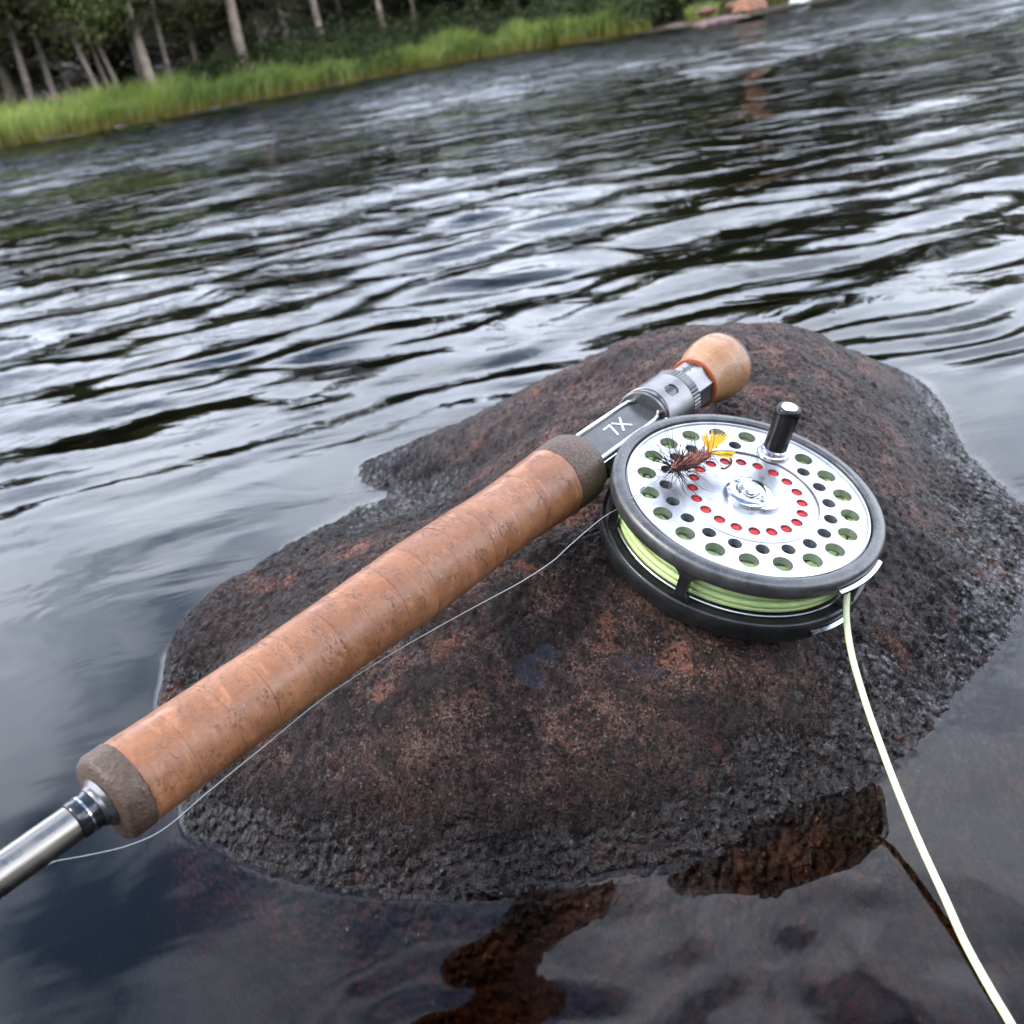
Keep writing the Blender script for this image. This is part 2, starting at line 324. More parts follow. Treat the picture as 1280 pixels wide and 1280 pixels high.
M = dict(
    rock=mat_rock(), water=mat_water(), drop=mat_drop(),
    cork=mat_cork('cork', (0.25, 0.092, 0.038), (0.42, 0.19, 0.092), 0.85, 0.42), buttcork=mat_cork('butt cork', (0.36, 0.17, 0.075), (0.48, 0.26, 0.125), 0.6, 0.36),
    rcork=mat_rubbercork(), blank=mat_brushed('rod blank', (0.40, 0.355, 0.30), 0.30, 0, 0.25), black=simple('black lacquer', (0.012, 0.012, 0.014), 0.16, 0, 0, coat=0.4),
    silver=simple('polished silver', (0.55, 0.55, 0.56), 0.14, 1.0, 0.05, 200), satin=mat_brushed('satin aluminium', (0.34, 0.34, 0.34), 0.32, 0, 0.15),
    nut=mat_brushed('anodised seat nut', (0.21, 0.20, 0.197), 0.32, 0, 0.15), hexm=simple('dark anodised', (0.20, 0.185, 0.185), 0.27, 0.9, 0.15, 150),
    knurl=simple('knurled metal', (0.10, 0.10, 0.10), 0.3, 0.9), insert=simple('charcoal insert', (0.048, 0.048, 0.05), 0.27, 0.3, 0.25, 120, 0.05, 900),
    mark=simple('white marking', (0.8, 0.8, 0.8), 0.4), ink=simple('dark engraving', (0.03, 0.03, 0.03), 0.5), orange=simple('orange ring', (0.36, 0.09, 0.03), 0.35, 0.2),
    frame=mat_frame(), cage=simple('black cage', (0.028, 0.028, 0.029), 0.3, 0.6, 0.35, 130, 0.1, 900), spool=simple('spool aluminium', (0.44, 0.44, 0.45), 0.36, 0.9, 0.14, 140, 0.06, 1500), spoolin=simple('spool inside', (0.55, 0.60, 0.64), 0.4, 0.3, 0.2, 200),
    red=simple('red enamel', (0.40, 0.018, 0.016), 0.4, 0, 0.3, 400, spec=0.2), line=simple('pale green line', (0.52, 0.66, 0.27), 0.42, 0, 0.12, 250, 0.08, 3000), lineout=simple('pale yellow green line', (0.58, 0.62, 0.36), 0.4, 0, 0.08, 250),
    knob=simple('black knob', (0.006, 0.006, 0.0065), 0.22, 0, 0, spec=0.25), nylon=simple('nylon leader', (0.42, 0.42, 0.40), 0.2, 0.2),
    dub=simple('brown dubbing', (0.30, 0.115, 0.075), 0.8, 0, 0.5, 900), hackle=simple('grizzly hackle', (0.016, 0.012, 0.012), 0.6, 0, 0.6, 1200, spec=0.1), yellow=simple('yellow feather', (0.78, 0.42, 0.012), 0.6, 0, 0.25, 900), hookm=simple('bronze hook', (0.10, 0.07, 0.06), 0.3, 0.9),
)
# reel and rod axes
RN = np.array([0.26044835, -0.27008523, 0.92694154]); RN /= np.linalg.norm(RN)             # reel axis
RC = np.array([0.08574661, 0.33564156, 0.07981082])                                         # centre of the reel face
RE = np.cross(RN, [0, 1, .3]); RE /= np.linalg.norm(RE); RG = np.cross(RN, RE)
RD = np.array([0.67933369, 0.73347405, 0.02283765]); RD -= RN * (RD @ RN); RD /= np.linalg.norm(RD)
RW = np.cross(RD, RN)                                                                        # rod -> reel
RO0 = np.array([-0.11013527, 0.21428834, 0.08546533]) + RW * 0.0004
# ------------------------------------------------------------------ boulder (height field)
CP = []
def cpz(lst, z):
    for (x, y) in lst: p = onz(x, y, z); CP.append((p[0], p[1], z))
cpz([(195, 880), (206, 830), (240, 782), (290, 738), (350, 693), (402, 662), (445, 640), (485, 616)], 0.0)                 # left waterline
cpz([(215, 965), (236, 1040), (320, 1085), (420, 1110), (520, 1120), (600, 1118), (680, 1107), (760, 1092), (880, 1065), (938, 1034), (1009, 1003), (1056, 987), (1114, 956), (1169, 913), (1204, 858), (1240, 815)], 0.0)
cpz([(1130, 470), (1177, 505), (1192, 536), (1208, 567), (1245, 605), (1300, 650)], 0.0)                                    # back right
cpz([(449, 592), (452, 585)], 0.001)
for (x, y, z) in [(480, 572, .011), (520, 556, .018), (560, 538, .025), (600, 517, .031), (650, 492, .034), (700, 467, .042), (760, 437, .052), (800, 421, .058), (850, 409, .062), (900, 404, .064), (960, 406, .062), (1020, 419, .050), (1067, 442, .030)]:
    p = onz(x, y, z); CP.append((p[0], p[1], z)); q = p + np.array([p[0], p[1], 0]) / np.hypot(p[0], p[1]) * 0.07; CP.append((q[0], q[1], z - 0.05))
for (x, y, z) in [(480, 588, .007), (530, 585, .014), (600, 560, .028), (660, 530, .038), (550, 607, .010), (520, 640, .016), (600, 625, .040), (640, 560, .034), (780, 480, .060), (700, 540, .052), (900, 500, .066), (1000, 470, .062), (1110, 560, .042), (1180, 620, .016), (1260, 720, .003)]:
    p = onz(x, y, z); CP.append((p[0], p[1], z))
FRONT = np.array([onz(x, y, 0)[:2] for (x, y) in [(485, 616), (445, 640), (402, 662), (350, 693), (290, 738), (240, 782), (206, 830), (195, 880), (215, 965), (236, 1040), (320, 1085), (420, 1110), (520, 1120), (600, 1118), (680, 1107), (760, 1092), (880, 1065), (938, 1034), (1009, 1003), (1056, 987), (1114, 956), (1169, 913), (1204, 858), (1240, 815), (1300, 740)]])
def front_d(p):
    a, b = FRONT[:-1], FRONT[1:]; ab = b - a; t_ = np.clip(((p - a) * ab).sum(1) / (ab * ab).sum(1), 0, 1); q = a + ab * t_[:, None]; dd = np.hypot(*(p - q).T); k = dd.argmin()
    c_ = ab[k][0] * (p - a[k])[1] - ab[k][1] * (p - a[k])[0]; return dd[k] if c_ > 0 else -dd[k]
for (x, y) in [(450, 690), (380, 740), (300, 790), (240, 850), (260, 900), (300, 930), (260, 980), (270, 1030), (350, 960), (350, 1040), (400, 1060), (450, 900), (450, 1000), (450, 1060), (520, 1080), (600, 800), (600, 900), (600, 1000), (600, 1070), (720, 800), (720, 900), (740, 1000), (740, 1060), (850, 850), (850, 950), (850, 1020), (940, 850), (940, 950), (1000, 960), (1060, 820), (1060, 920), (1130, 800), (1130, 880), (1140, 720), (1200, 720), (1200, 800)]:
    for z in np.arange(.078, 0, -.0005):
        p = onz(x, y, z); d = front_d(p[:2]); k = .055 if x < 1000 else .085
        if x < 460 and y < 880: k = .13
        if d > 0 and z <= .076 * (1 - math.exp(-d / k)): CP.append((p[0], p[1], z)); break
CP += [(.086, .426, .072), (.105, .45, .073)]
for (x, y, z) in [(1200, 1000, -.020), (1250, 900, -.012), (1290, 850, -.010), (1200, 1200, -.042), (1000, 1100, -.020), (1000, 1240, -.045), (800, 1160, -.020), (800, 1260, -.042), (600, 1170, -.022), (600, 1270, -.05), (400, 1170, -.03), (400, 1260, -.07), (290, 1130, -.03), (200, 1130, -.07), (190, 1060, -.03), (140, 1000, -.08), (165, 900, -.03), (120, 880, -.10), (190, 790, -.03), (140, 740, -.11), (280, 690, -.04), (270, 640, -.10), (400, 620, -.02), (380, 570, -.07), (430, 560, -.025), (1300, 560, -.02), (1240, 500, -.03)]:
    p = onz(x, y, 0); CP.append((p[0], p[1], z))
CP += [(-.5, .2, -.32), (-.5, .7, -.32), (-.3, .05, -.28), (.0, -.05, -.22), (.3, .0, -.16), (.5, .2, -.20), (.5, .5, -.25), (.66, .35, -.38), (.66, .0, -.38), (.66, .7, -.38), (.45, .8, -.3), (.2, 1.0, -.34), (-.2, .95, -.34), (-.32, .45, -.22), (.55, -.1, -.2)]
CP = np.array(CP)
def _phi(r2): return np.where(r2 > 1e-14, 0.5 * r2 * np.log(np.maximum(r2, 1e-14)), 0)
_n = len(CP); _d2 = ((CP[:, None, :2] - CP[None, :, :2]) ** 2).sum(-1)
_A = np.zeros((_n + 3, _n + 3)); _A[:_n, :_n] = _phi(_d2) + np.eye(_n) * 2e-5; _A[:_n, _n] = 1; _A[:_n, _n + 1:] = CP[:, :2]; _A[_n, :_n] = 1; _A[_n + 1:, :_n] = CP[:, :2].T
_W = np.linalg.solve(_A, np.concatenate([CP[:, 2], [0, 0, 0]]))
def rock_base(x, y):
    sh = x.shape; x = x.ravel(); y = y.ravel(); o = np.empty(len(x))
    for i in range(0, len(x), 20000):
        X, Y = x[i:i + 20000], y[i:i + 20000]
        o[i:i + 20000] = _phi((X[:, None] - CP[:, 0]) ** 2 + (Y[:, None] - CP[:, 1]) ** 2) @ _W[:_n] + _W[_n] + _W[_n + 1] * X + _W[_n + 2] * Y
    # the stone stays clear of the rod and the reel lying on it
    def smin(a, b, k=.004): h = np.clip(.5 + .5 * (b - a) / k, 0, 1); return b + (a - b) * h - k * h * (1 - h)
    px, py = x - RC[0], y - RC[1]
    zp = RC[2] - (RN[0] * px + RN[1] * py) / RN[2] - .0272 / RN[2] - .0015
    dd = np.hypot(px + .007, py - .007); o = np.where(dd < .075, smin(o, zp + np.clip(dd - .053, 0, 1) * 2.5), o)
    ux, uy = RD[0], RD[1]; s_ = ((x - RO0[0]) * ux + (y - RO0[1]) * uy) / (ux * ux + uy * uy); lat = np.abs((x - RO0[0]) * uy - (y - RO0[1]) * ux) / np.hypot(ux, uy)
    zr = RO0[2] + RD[2] * s_ - np.interp(s_, [-.02, 0, .1, .186, .204, .21, .29, .31, .33], [.006, .013, .0137, .0145, .0145, .0135, .0135, .017, .017])
    o = np.where((s_ > -.01) & (s_ < .345) & (lat < .03), smin(o, zr - .0005 + np.clip(lat - .004, 0, 1) ** 2 * 30), o)
    return np.clip(o, -.4, .2).reshape(sh)
def rock_z(x, y):
    b = rock_base(x, y)
    wetm = 1 - sstep(0.008, 0.036, b + 0.012 * vnoise(x * 22, y * 22, 3))
    q = 0.25 + 0.75 * sstep(0.002, 0.03, np.abs(b)); z = b + q * (0.0030 * vnoise(x * 16, y * 16, 1) + 0.0018 * vnoise(x * 45 + 7, y * 45, 2)) + 0.0008 * vnoise(x * 110, y * 110 + 5, 4)
    wx = x + 0.0014 * vnoise(x * 260, y * 260, 9); wy = y + 0.0014 * vnoise(x * 260 + 31, y * 260, 10)
    bl = 0.42 - np.abs(vnoise(wx * 210, wy * 210, 5)); bl2 = 0.42 - np.abs(vnoise(wx * 400 + 3, wy * 400, 6))
    z = z + wetm * (0.0022 * bl + 0.0016 * bl2) + (1 - wetm) * (0.0012 * vnoise(wx * 240, wy * 240, 7) + 0.0012 * bl2 + 0.0006 * vnoise(wx * 520, wy * 520, 8))
    return z
def warp_axis(a0, c0, c1, a1, step, g=1.12):
    core = list(np.arange(c0, c1, step)); s = step; hi = [core[-1]]
    while hi[-1] < a1: s *= g; hi.append(hi[-1] + s)
    s = step; lo = [c0]
    while lo[-1] > a0: s *= g; lo.append(lo[-1] - s)
    return np.array(lo[1:][::-1] + core + hi[1:])
gx = warp_axis(-.6, -.19, .33, .7, .0008); gy = warp_axis(-.2, .19, .50, .62, .0007, 1.02); gy = np.concatenate([gy, np.linspace(gy[-1] + .004, 1.05, 70)])
X, Y = np.meshgrid(gx, gy); Z = rock_z(X, Y)
def gridfaces(nr, nc):
    i = np.arange(nr - 1)[:, None] * nc + np.arange(nc - 1)[None, :]
    return np.stack([i, i + 1, i + nc + 1, i + nc], -1).reshape(-1, 4)
rock = mk('boulder', np.stack([X, Y, Z], -1).reshape(-1, 3), gridfaces(len(gy), len(gx)), M['rock'])
tag(rock, 'wet reddish brown granite boulder rising from the river under the rod', 'boulder')
# ------------------------------------------------------------------ river
wr = np.random.default_rng(21)
WAVES = []
for k in range(120):
    lam = math.exp(wr.uniform(math.log(0.026), math.log(0.26))); dirn = math.pi / 2 + 0.22 + wr.normal(0, 0.36)
    WAVES.append((lam, dirn, wr.uniform(0, 6.283)))
WAVES2 = [(math.exp(wr.uniform(math.log(0.30), math.log(1.5))), math.pi / 2 + 0.2 + wr.normal(0, 0.38), wr.uniform(0, 6.283)) for k in range(60)]
def water_z(x, y, dr):
    r = np.hypot(x, y); z = np.zeros_like(x)
    calm = 0.10 + 0.90 * sstep(0.45, 1.25, r - 0.16 * np.clip(x, -1, 1))
    patch = 0.75 + 0.45 * vnoise(x * 0.9 + 3, y * 0.9, 31) + 0.25 * vnoise(x * 2.3, y * 2.3 + 5, 32)
    wx = x + 0.05 * vnoise(x * 3, y * 3, 33); wy = y + 0.05 * vnoise(x * 3 + 9, y * 3, 34)
    s = 0.16 * math.sqrt(2 / len(WAVES))
    for lam, dn, ph in WAVES:
        k = 2 * math.pi / lam
        fade = sstep(1.8, 4.5, lam / dr)
        th = k * (wx * math.cos(dn) + wy * math.sin(dn)) + ph
        z += s / k * fade * (np.sin(th) + 0.18 * np.cos(2 * th))
    z2 = np.zeros_like(x)
    for lam, dn, ph in WAVES2:
        k = 2 * math.pi / lam; th = k * (wx * math.cos(dn) + wy * math.sin(dn)) + ph
        z2 += 0.085 * math.sqrt(2 / len(WAVES2)) / k * sstep(2.2, 4.5, lam / dr) * (np.sin(th) + 0.2 * np.cos(2 * th))
    z = z + z2 * sstep(1.2, 3.0, r)
    # wake behind and beside the boulder
    z = z * calm * patch
    for (cx, cy, amp, lam, sg) in [(.02, .86, .0010, .07, .16), (.34, .72, .0010, .05, .14), (-.25, .66, .0003, .08, .16), (.5, .55, .0014, .05, .14)]:
        d = np.hypot(x - cx, (y - cy)); z += amp * np.exp(-(d / sg) ** 2) * np.sin(2 * math.pi * ((y - cy) * 0.9 - (x - cx) * 0.35 + 0.05 * vnoise(x * 7, y * 7, 35)) / lam)
    z += 0.00022 * vnoise(x * 9, y * 9, 36) + 0.0004 * vnoise(x * 4, y * 4, 37) + (0.0011 * vnoise(x * 26, y * 30, 38) + 0.0003 * vnoise(x * 60, y * 55, 39)) * (1 - sstep(.3, .5, r)) * (.08 + .92 * sstep(-.11, -.02, x))
    return z
ph = np.concatenate([np.linspace(rad(80), rad(3.0), 480), np.geomspace(rad(3.0), rad(0.36), 240)[1:]])
rr = CAM_H / np.tan(ph)
az = np.concatenate([np.linspace(-math.pi, rad(-60), 60)[:-1], np.linspace(rad(-60), rad(60), 700), np.linspace(rad(60), math.pi, 60)[1:]])
RR, AZ = np.meshgrid(rr, az, indexing='ij'); X = RR * np.sin(AZ); Y = RR * np.cos(AZ)
DR = np.gradient(rr)[:, None] * np.ones_like(AZ)
near = (np.abs(X) < .6) & (Y > -.1) & (Y < 1.0)
Z = water_z(X, Y, np.maximum(DR, RR * np.gradient(az)[None, :] * 0.35))
rb = np.full_like(X, -1.0); rb[near] = rock_z(X[near], Y[near])
Z = Z * np.where(rb > -.06, np.clip(-rb / .05, 0.25, 1), 1) + 0.0005 * np.exp(-np.clip(-rb, 0, 1) / 0.0010)      # water creeps up the wet stone
river = mk('river_water', np.stack([X, Y, Z], -1).reshape(-1, 3), gridfaces(len(rr), len(az)), M['water'])
tag(river, kind='structure')
bx = np.concatenate([-np.geomspace(60, .7, 30), np.linspace(-.6, .6, 13), np.geomspace(.7, 60, 30)])
by = np.concatenate([-np.geomspace(30, .4, 20), np.linspace(-.3, 1.1, 15), np.geomspace(1.2, 60, 34)])
X, Y = np.meshgrid(bx, by); Z = -.30 - .25 * sstep(.8, 4, np.hypot(X, Y)) + .03 * vnoise(X * 2, Y * 2, 40)
m_bed = simple('dark river bed', (0.035, 0.022, 0.014), 0.8, 0, 0.4, 6)
tag(mk('riverbed', np.stack([X, Y, Z], -1).reshape(-1, 3), gridfaces(len(by), len(bx)), m_bed), kind='structure')

# ------------------------------------------------------------------ unseen bank added behind the viewpoint to block sky light
X, Y = np.meshgrid(np.linspace(-30, 30, 61), np.concatenate([np.linspace(-1.0, -3, 9), np.linspace(-3.5, -14, 15)]))
Dn = -1.4 - Y + .5 * vnoise(X * .3, Y * .3, 70); Z = np.where(Dn < 0, Dn * .5, np.minimum(Dn * .62, 3 + Dn * .2)) + .25 * vnoise(X * .9, Y * .9, 71)
tag(mk('sky_block_bank', np.stack([X, Y, Z], -1).reshape(-1, 3), gridfaces(X.shape[0], X.shape[1])[:, ::-1], simple('dark sky block bank', (0.035, 0.035, 0.018), 0.9, 0, 0.5, 3)), kind='structure')
# ------------------------------------------------------------------ far bank
SH = np.array([(-40, 3), (-22, 7), (-12, 10.6), (-8, 12.3), (-5.4, 13.6), (-4.2, 14.5), (-3.3, 15.7), (-2.0, 17.2), (-.6, 19.0), (.8, 19.9), (2.2, 19.6), (3.2, 18.4), (3.75, 17.2), (4.5, 17.0), (5.2, 17.6), (6.2, 18.2), (8, 19), (11, 20), (18, 22), (40, 26)], float)
def dens(P, n):
    return np.array(spline([(*p, 0) for p in P], n))[:, :2]
SHD = dens(SH, 10); tan = np.gradient(SHD, axis=0); tan /= np.linalg.norm(tan, axis=1)[:, None]; NRM = np.stack([-tan[:, 1], tan[:, 0]], 1)
off = np.array([-.5, -.12, 0.0, .10, .25, .6, 1.2, 2.0, 3.0, 5, 8, 12, 18, 28, 45]); hz = np.array([-.3, -.06, .0, .025, .045, .07, .09, .12, .16, .30, .65, 1.3, 2.4, 4, 6])
V = []
for i in range(len(SHD)):
    for o_, h_ in zip(off, hz):
        d = np.array([NRM[i, 0], NRM[i, 1]]) if o_ < 1.5 else np.array([NRM[i, 0] * .35, NRM[i, 1] * .35 + .65])
        p = SHD[i] + d * o_; V.append((p[0], p[1], h_ + (0.03 * float(vnoise(np.array(p[0] * 2.), np.array(p[1] * 2.), 41)) if o_ > -.05 else 0)))
def mat_bank():
    m, t, b, o = mat('bank soil'); c = coords(t)
    f = noise(t, c, 2.5, 6, 0.65); g = noise(t, c, 14, 5)
    col = mix(t, ramp(t, f, (0.4, 0.0), (0.6, 1.0)), (0.03, 0.024, 0.014), (0.06, 0.045, 0.024)); col = mix(t, ramp(t, g, (0.5, 0.0), (0.7, 0.5)), col, (0.10, 0.055, 0.035))
    setin(t, b, Base_Color=col, Roughness=0.85); bump(t, b, g, 0.6, 0.05); return m
tag(mk('river_bank', V, [(i * len(off) + k, (i + 1) * len(off) + k, (i + 1) * len(off) + k + 1, i * len(off) + k + 1) for i in range(len(SHD) - 1) for k in range(len(off) - 1)], mat_bank()), kind='structure')
def shore_y(x): return np.interp(x, SHD[:, 0], SHD[:, 1])
def bank_h(o_): return np.interp(o_, off, hz)
def mat_leaf(name, c0, c1, c2=None, rough=0.55):
    m, t, b, o = mat(name); c = coords(t); f = noise(t, c, 5, 4, 0.6); g = noise(t, c, 1.1, 3)
    col = mix(t, ramp(t, f, (0.35, 0.0), (0.65, 1.0)), c0, c1)
    if c2: col = mix(t, ramp(t, g, (0.5, 0.0), (0.66, 0.8)), col, c2)
    setin(t, b, Base_Color=col, Roughness=rough, Specular_IOR_Level=0.3)
    tl = N(t, 'ShaderNodeBsdfTranslucent'); t.links.new(col, tl.inputs[0]); ms = N(t, 'ShaderNodeMixShader', _Fac=0.3)
    t.links.new(b.outputs[0], ms.inputs[1]); t.links.new(tl.outputs[0], ms.inputs[2]); t.links.new(ms.outputs[0], o.inputs[0]); return m
def mat_grass():
    m, t, b, o = mat('sedge'); c = coords(t); z = N(t, 'ShaderNodeSeparateXYZ'); t.links.new(c, z.inputs[0])
    f = noise(t, c, 1.6, 5, 0.65); g = noise(t, c, 9, 3)
    col = mix(t, ramp(t, f, (0.40, 0.0), (0.60, 1.0)), (0.085, 0.16, 0.030), (0.26, 0.325, 0.062)); col = mix(t, ramp(t, g, (0.42, 0.0), (0.68, 0.7)), col, (0.34, 0.36, 0.11))
    col = mix(t, ramp(t, z.outputs[2], (0.03, 0.65), (0.22, 0.0)), col, (0.22, 0.115, 0.025))
    setin(t, b, Base_Color=col, Roughness=0.5, Specular_IOR_Level=0.3)
    tl = N(t, 'ShaderNodeBsdfTranslucent'); t.links.new(col, tl.inputs[0]); ms = N(t, 'ShaderNodeMixShader', _Fac=0.35)
    t.links.new(b.outputs[0], ms.inputs[1]); t.links.new(tl.outputs[0], ms.inputs[2]); t.links.new(ms.outputs[0], o.inputs[0]); return m
gr = np.random.default_rng(5)
def blades(n, x0, x1, o0, o1, hmean, wid):
    x = gr.uniform(x0, x1, n); o_ = o0 + (o1 - o0) * gr.random(n) ** 1.15
    tuft = vnoise(x * 1.6, o_ * 1.6 + 11, 45)
    h = hmean * (0.80 + 0.55 * tuft + 0.25 * vnoise(x * .7, o_ * .9, 46) + gr.normal(0, .16, n)); h = np.clip(h, .08, 1.0)
    y = shore_y(x) + o_; z0 = bank_h(o_ * 0.85) - 0.02
    a = gr.uniform(0, 2 * np.pi, n); lean = h * (0.15 + 0.45 * gr.random(n) ** 1.5); la = 1.5 * vnoise(x * 1.1 + 5, o_, 47) * 2 + gr.normal(0.2, .8, n)
    lx, ly = lean * np.cos(la), lean * np.sin(la) * .6; wx, wy = np.cos(a) * wid * .5, np.sin(a) * wid * .5
    P = lambda t, w: np.stack([np.stack([x + s * wx * w + lx * t ** 2.2, y + s * wy * w + ly * t ** 2.2, z0 + h * t * (1 - .12 * t)], -1) for s in (-1, 1)], 1)
    V = np.concatenate([P(0, 1), P(.45, .9), P(.8, .6), P(1, .12)], 1)
    f = np.array([(0, 1, 3, 2), (2, 3, 5, 4), (4, 5, 7, 6)]); return V.reshape(-1, 3), (np.arange(n)[:, None, None] * 8 + f).reshape(-1, 4)
parts = [blades(15000, -9, -1.2, .04, 1.9, .45, .016), blades(11500, -1.2, 3.1, .05, 1.9, .44, .018), blades(900, 3.0, 3.5, .15, .9, .34, .016), blades(700, 4.05, 4.45, .35, .9, .26, .016), blades(4200, -24, -9, .05, 2.2, .52, .03), blades(3500, 4.6, 20, .9, 2.6, .35, .03)]
V = []; Fc = []; b0 = 0
for v_, f_ in parts: V.append(v_); Fc.append(f_ + b0); b0 += len(v_)
tag(mk('sedge_grass', np.concatenate(V), np.concatenate(Fc), mat_grass(), smooth=False), 'tall bright green sedge grass fringing the far river bank', 'grass', kind='stuff')
# seed heads and pale flowers standing over the grass
fl = MB()
for (cx, co, n_, s_) in [(-5.2, 1.7, 40, .35), (-3.1, 1.6, 14, .4), (-.2, 1.7, 22, .5), (1.35, 1.7, 40, .55), (2.1, 1.4, 14, .2), (0.4, 1.7, 14, .3)]:
    for k in range(n_):
        x = cx + random.gauss(0, s_); o_ = co + random.uniform(-.4, .3); y = float(shore_y(x)) + o_; z = float(bank_h(o_)) + random.uniform(.22, .40)
        fl.tube([(x, y, z - .2), (x + .01, y, z)], .004, 3); fl.tube([(x + .01, y, z), (x + .02, y, z + .03), (x + .03, y, z + .07)], [.008, .014, .004], 5)
tag(fl.build('seed_heads', simple('seed heads', (0.30, 0.17, 0.10), 0.8, 0, 0.4, 3)), 'pinkish tan seed heads standing above the sedge', 'flowers', kind='stuff')
# trees
m_bark = simple('grey bark', (0.17, 0.135, 0.105), 0.9, 0, 0.5, 7, 0.6, 40); m_barkp = simple('pale bark', (0.25, 0.19, 0.145), 0.85, 0, 0.45, 6, 0.6, 40)
m_twig = simple('dark twigs', (0.06, 0.045, 0.034), 0.9, 0, 0.4, 7); m_need = mat_leaf('spruce needles', (0.034, 0.038, 0.019), (0.085, 0.085, 0.038)); m_leaf = mat_leaf('alder leaves', (0.075, 0.095, 0.026), (0.16, 0.17, 0.05)); m_dead = mat_leaf('dead twigs', (0.03, 0.022, 0.016), (0.07, 0.053, 0.037))
m_bush = mat_leaf('willow scrub', (0.022, 0.034, 0.010), (0.055, 0.072, 0.022), (0.08, 0.095, 0.025))
def cards(P, size, flat=0.0, rg=gr, wd=.42):
    n = len(P); a = rg.normal(size=(n, 3)); a[:, 2] *= (1 - flat); a /= np.linalg.norm(a, axis=1)[:, None]
    b_ = rg.normal(size=(n, 3)); b_[:, 2] *= (1 - flat); b_ -= a * (a * b_).sum(1)[:, None]; b_ /= np.linalg.norm(b_, axis=1)[:, None]
    s = size * rg.uniform(.6, 1.3, (n, 1)); V = np.stack([P - a * s, P + b_ * s * wd, P + a * s, P - b_ * s * wd], 1)
    return V.reshape(-1, 3), (np.arange(n) * 4)[:, None] + np.arange(4)[None, :]
def joinm(L):
    V = np.concatenate([l[0] for l in L]); F_ = []; b = 0
    for v_, f_ in L: F_.append(f_ + b); b += len(v_)
    return V, np.concatenate(F_)
def tree_proto(kind, H_, seed, low=1.5):
    """returns (trunk mesh, crown mesh, extra twig mesh or None) data, base at the origin"""
    r_ = np.random.default_rng(seed); tb = MB(); br = MB(); bend = r_.normal(0, .02, 2)
    r0 = {'spruce': .062, 'pine': .088, 'birch': .048}[kind] * (H_ / 4.5)
    tp = [(bend[0] * max(z, 0) ** 1.3, bend[1] * max(z, 0) ** 1.3, z) for z in np.linspace(-.2, H_ * .97, 9)]
    tb.tube(tp, [r0 * (1.3 if i == 0 else 1) * (1 - .88 * i / 8) + .006 for i in range(9)], 8)
    ctr = lambda z: np.array([bend[0] * z ** 1.3, bend[1] * z ** 1.3, z])
    pts = []; tw = []
    if kind in ('spruce', 'pine'):
        z0 = {'spruce': low, 'pine': H_ * .5}[kind]; n_ = 80 if low < 1 else 62 if kind == 'spruce' else 40
        for i in range(n_):
            z = z0 + (H_ - z0 - .1) * (i / n_) ** .9; f = (z - z0) / (H_ - z0)
            L = (1.25 * (1 - f) ** .8 + .12) * r_.uniform(.7, 1.15) if kind == 'spruce' else (1.5 * math.sin(math.pi * min(1, .15 + .8 * f)) + .1) * r_.uniform(.6, 1.1)
            a = r_.uniform(0, 6.283); dr_ = np.array([math.cos(a), math.sin(a), -.22 if kind == 'spruce' else .25]); c0 = ctr(z)
            br.tube([c0, c0 + dr_ * L * .5, c0 + dr_ * L + np.array([0, 0, .08 * L])], [.022, .014, .004], 4)
            m_ = int(60 + 110 * L); s = r_.random(m_) ** .7
            q = c0 + dr_ * L * s[:, None] + r_.normal(0, 1, (m_, 3)) * np.array([.13, .13, .07]) * (1.1 - .5 * s[:, None]) * L ** .5
            pts.append(q)
        for i in range(20 if low > 1 else 0):                        # bare dead lower branches
            z = r_.uniform(.35, z0 + .8); a = r_.uniform(0, 6.283); L = r_.uniform(.3, .95); dr_ = np.array([math.cos(a), math.sin(a), r_.uniform(-.45, .1)]); c0 = ctr(z)
            br.tube([c0, c0 + dr_ * L * .6, c0 + dr_ * L + [0, 0, -.05]], [.008, .005, .002], 3)
            m_ = 14; tw.append(c0 + dr_ * L * r_.uniform(.25, 1, (m_, 1)) + r_.normal(0, .05, (m_, 3)))
    else:
        for i in range(46):
            z = r_.uniform(1.1, H_ * .95); f = (z - 1.1) / (H_ - 1.1); a = r_.uniform(0, 6.283); L = (.5 + 1.3 * math.sin(math.pi * (.12 + .8 * f))) * r_.uniform(.5, 1.0)
            c0 = ctr(z); e_ = c0 + np.array([math.cos(a), math.sin(a), .45]) * L; br.tube([c0, (c0 + e_) / 2 + [0, 0, .1], e_], [.02, .011, .004], 4)
            m_ = int(170 + 130 * L); q = c0 + (e_ - c0) * (r_.uniform(.3, 1.1, (m_, 1))) + r_.normal(0, .19, (m_, 3)); pts.append(q)
    P = np.concatenate(pts); sz = .042 if kind == 'birch' else .075
    V_, F_ = cards(P, sz, 0 if kind == 'birch' else .45, r_, .42 if kind == 'birch' else .16)
    def data(nm, v, f, mt):
        o = mk(nm, v, f, mt, smooth=False); d = o.data; bpy.data.objects.remove(o); return d
    tr = data('trunk', tb.v, tb.f, m_barkp if kind == 'pine' else m_bark); cr_ = data('crown', V_, F_, m_leaf if kind == 'birch' else m_need)
    for p in tr.polygons: p.use_smooth = True
    brd = data('branches', br.v, br.f, m_twig); twd = None
    if tw: v2, f2 = cards(np.concatenate(tw), .05, .3, r_, .12); twd = data('dead_branches', v2, f2, m_dead)
    return tr, cr_, twd, brd
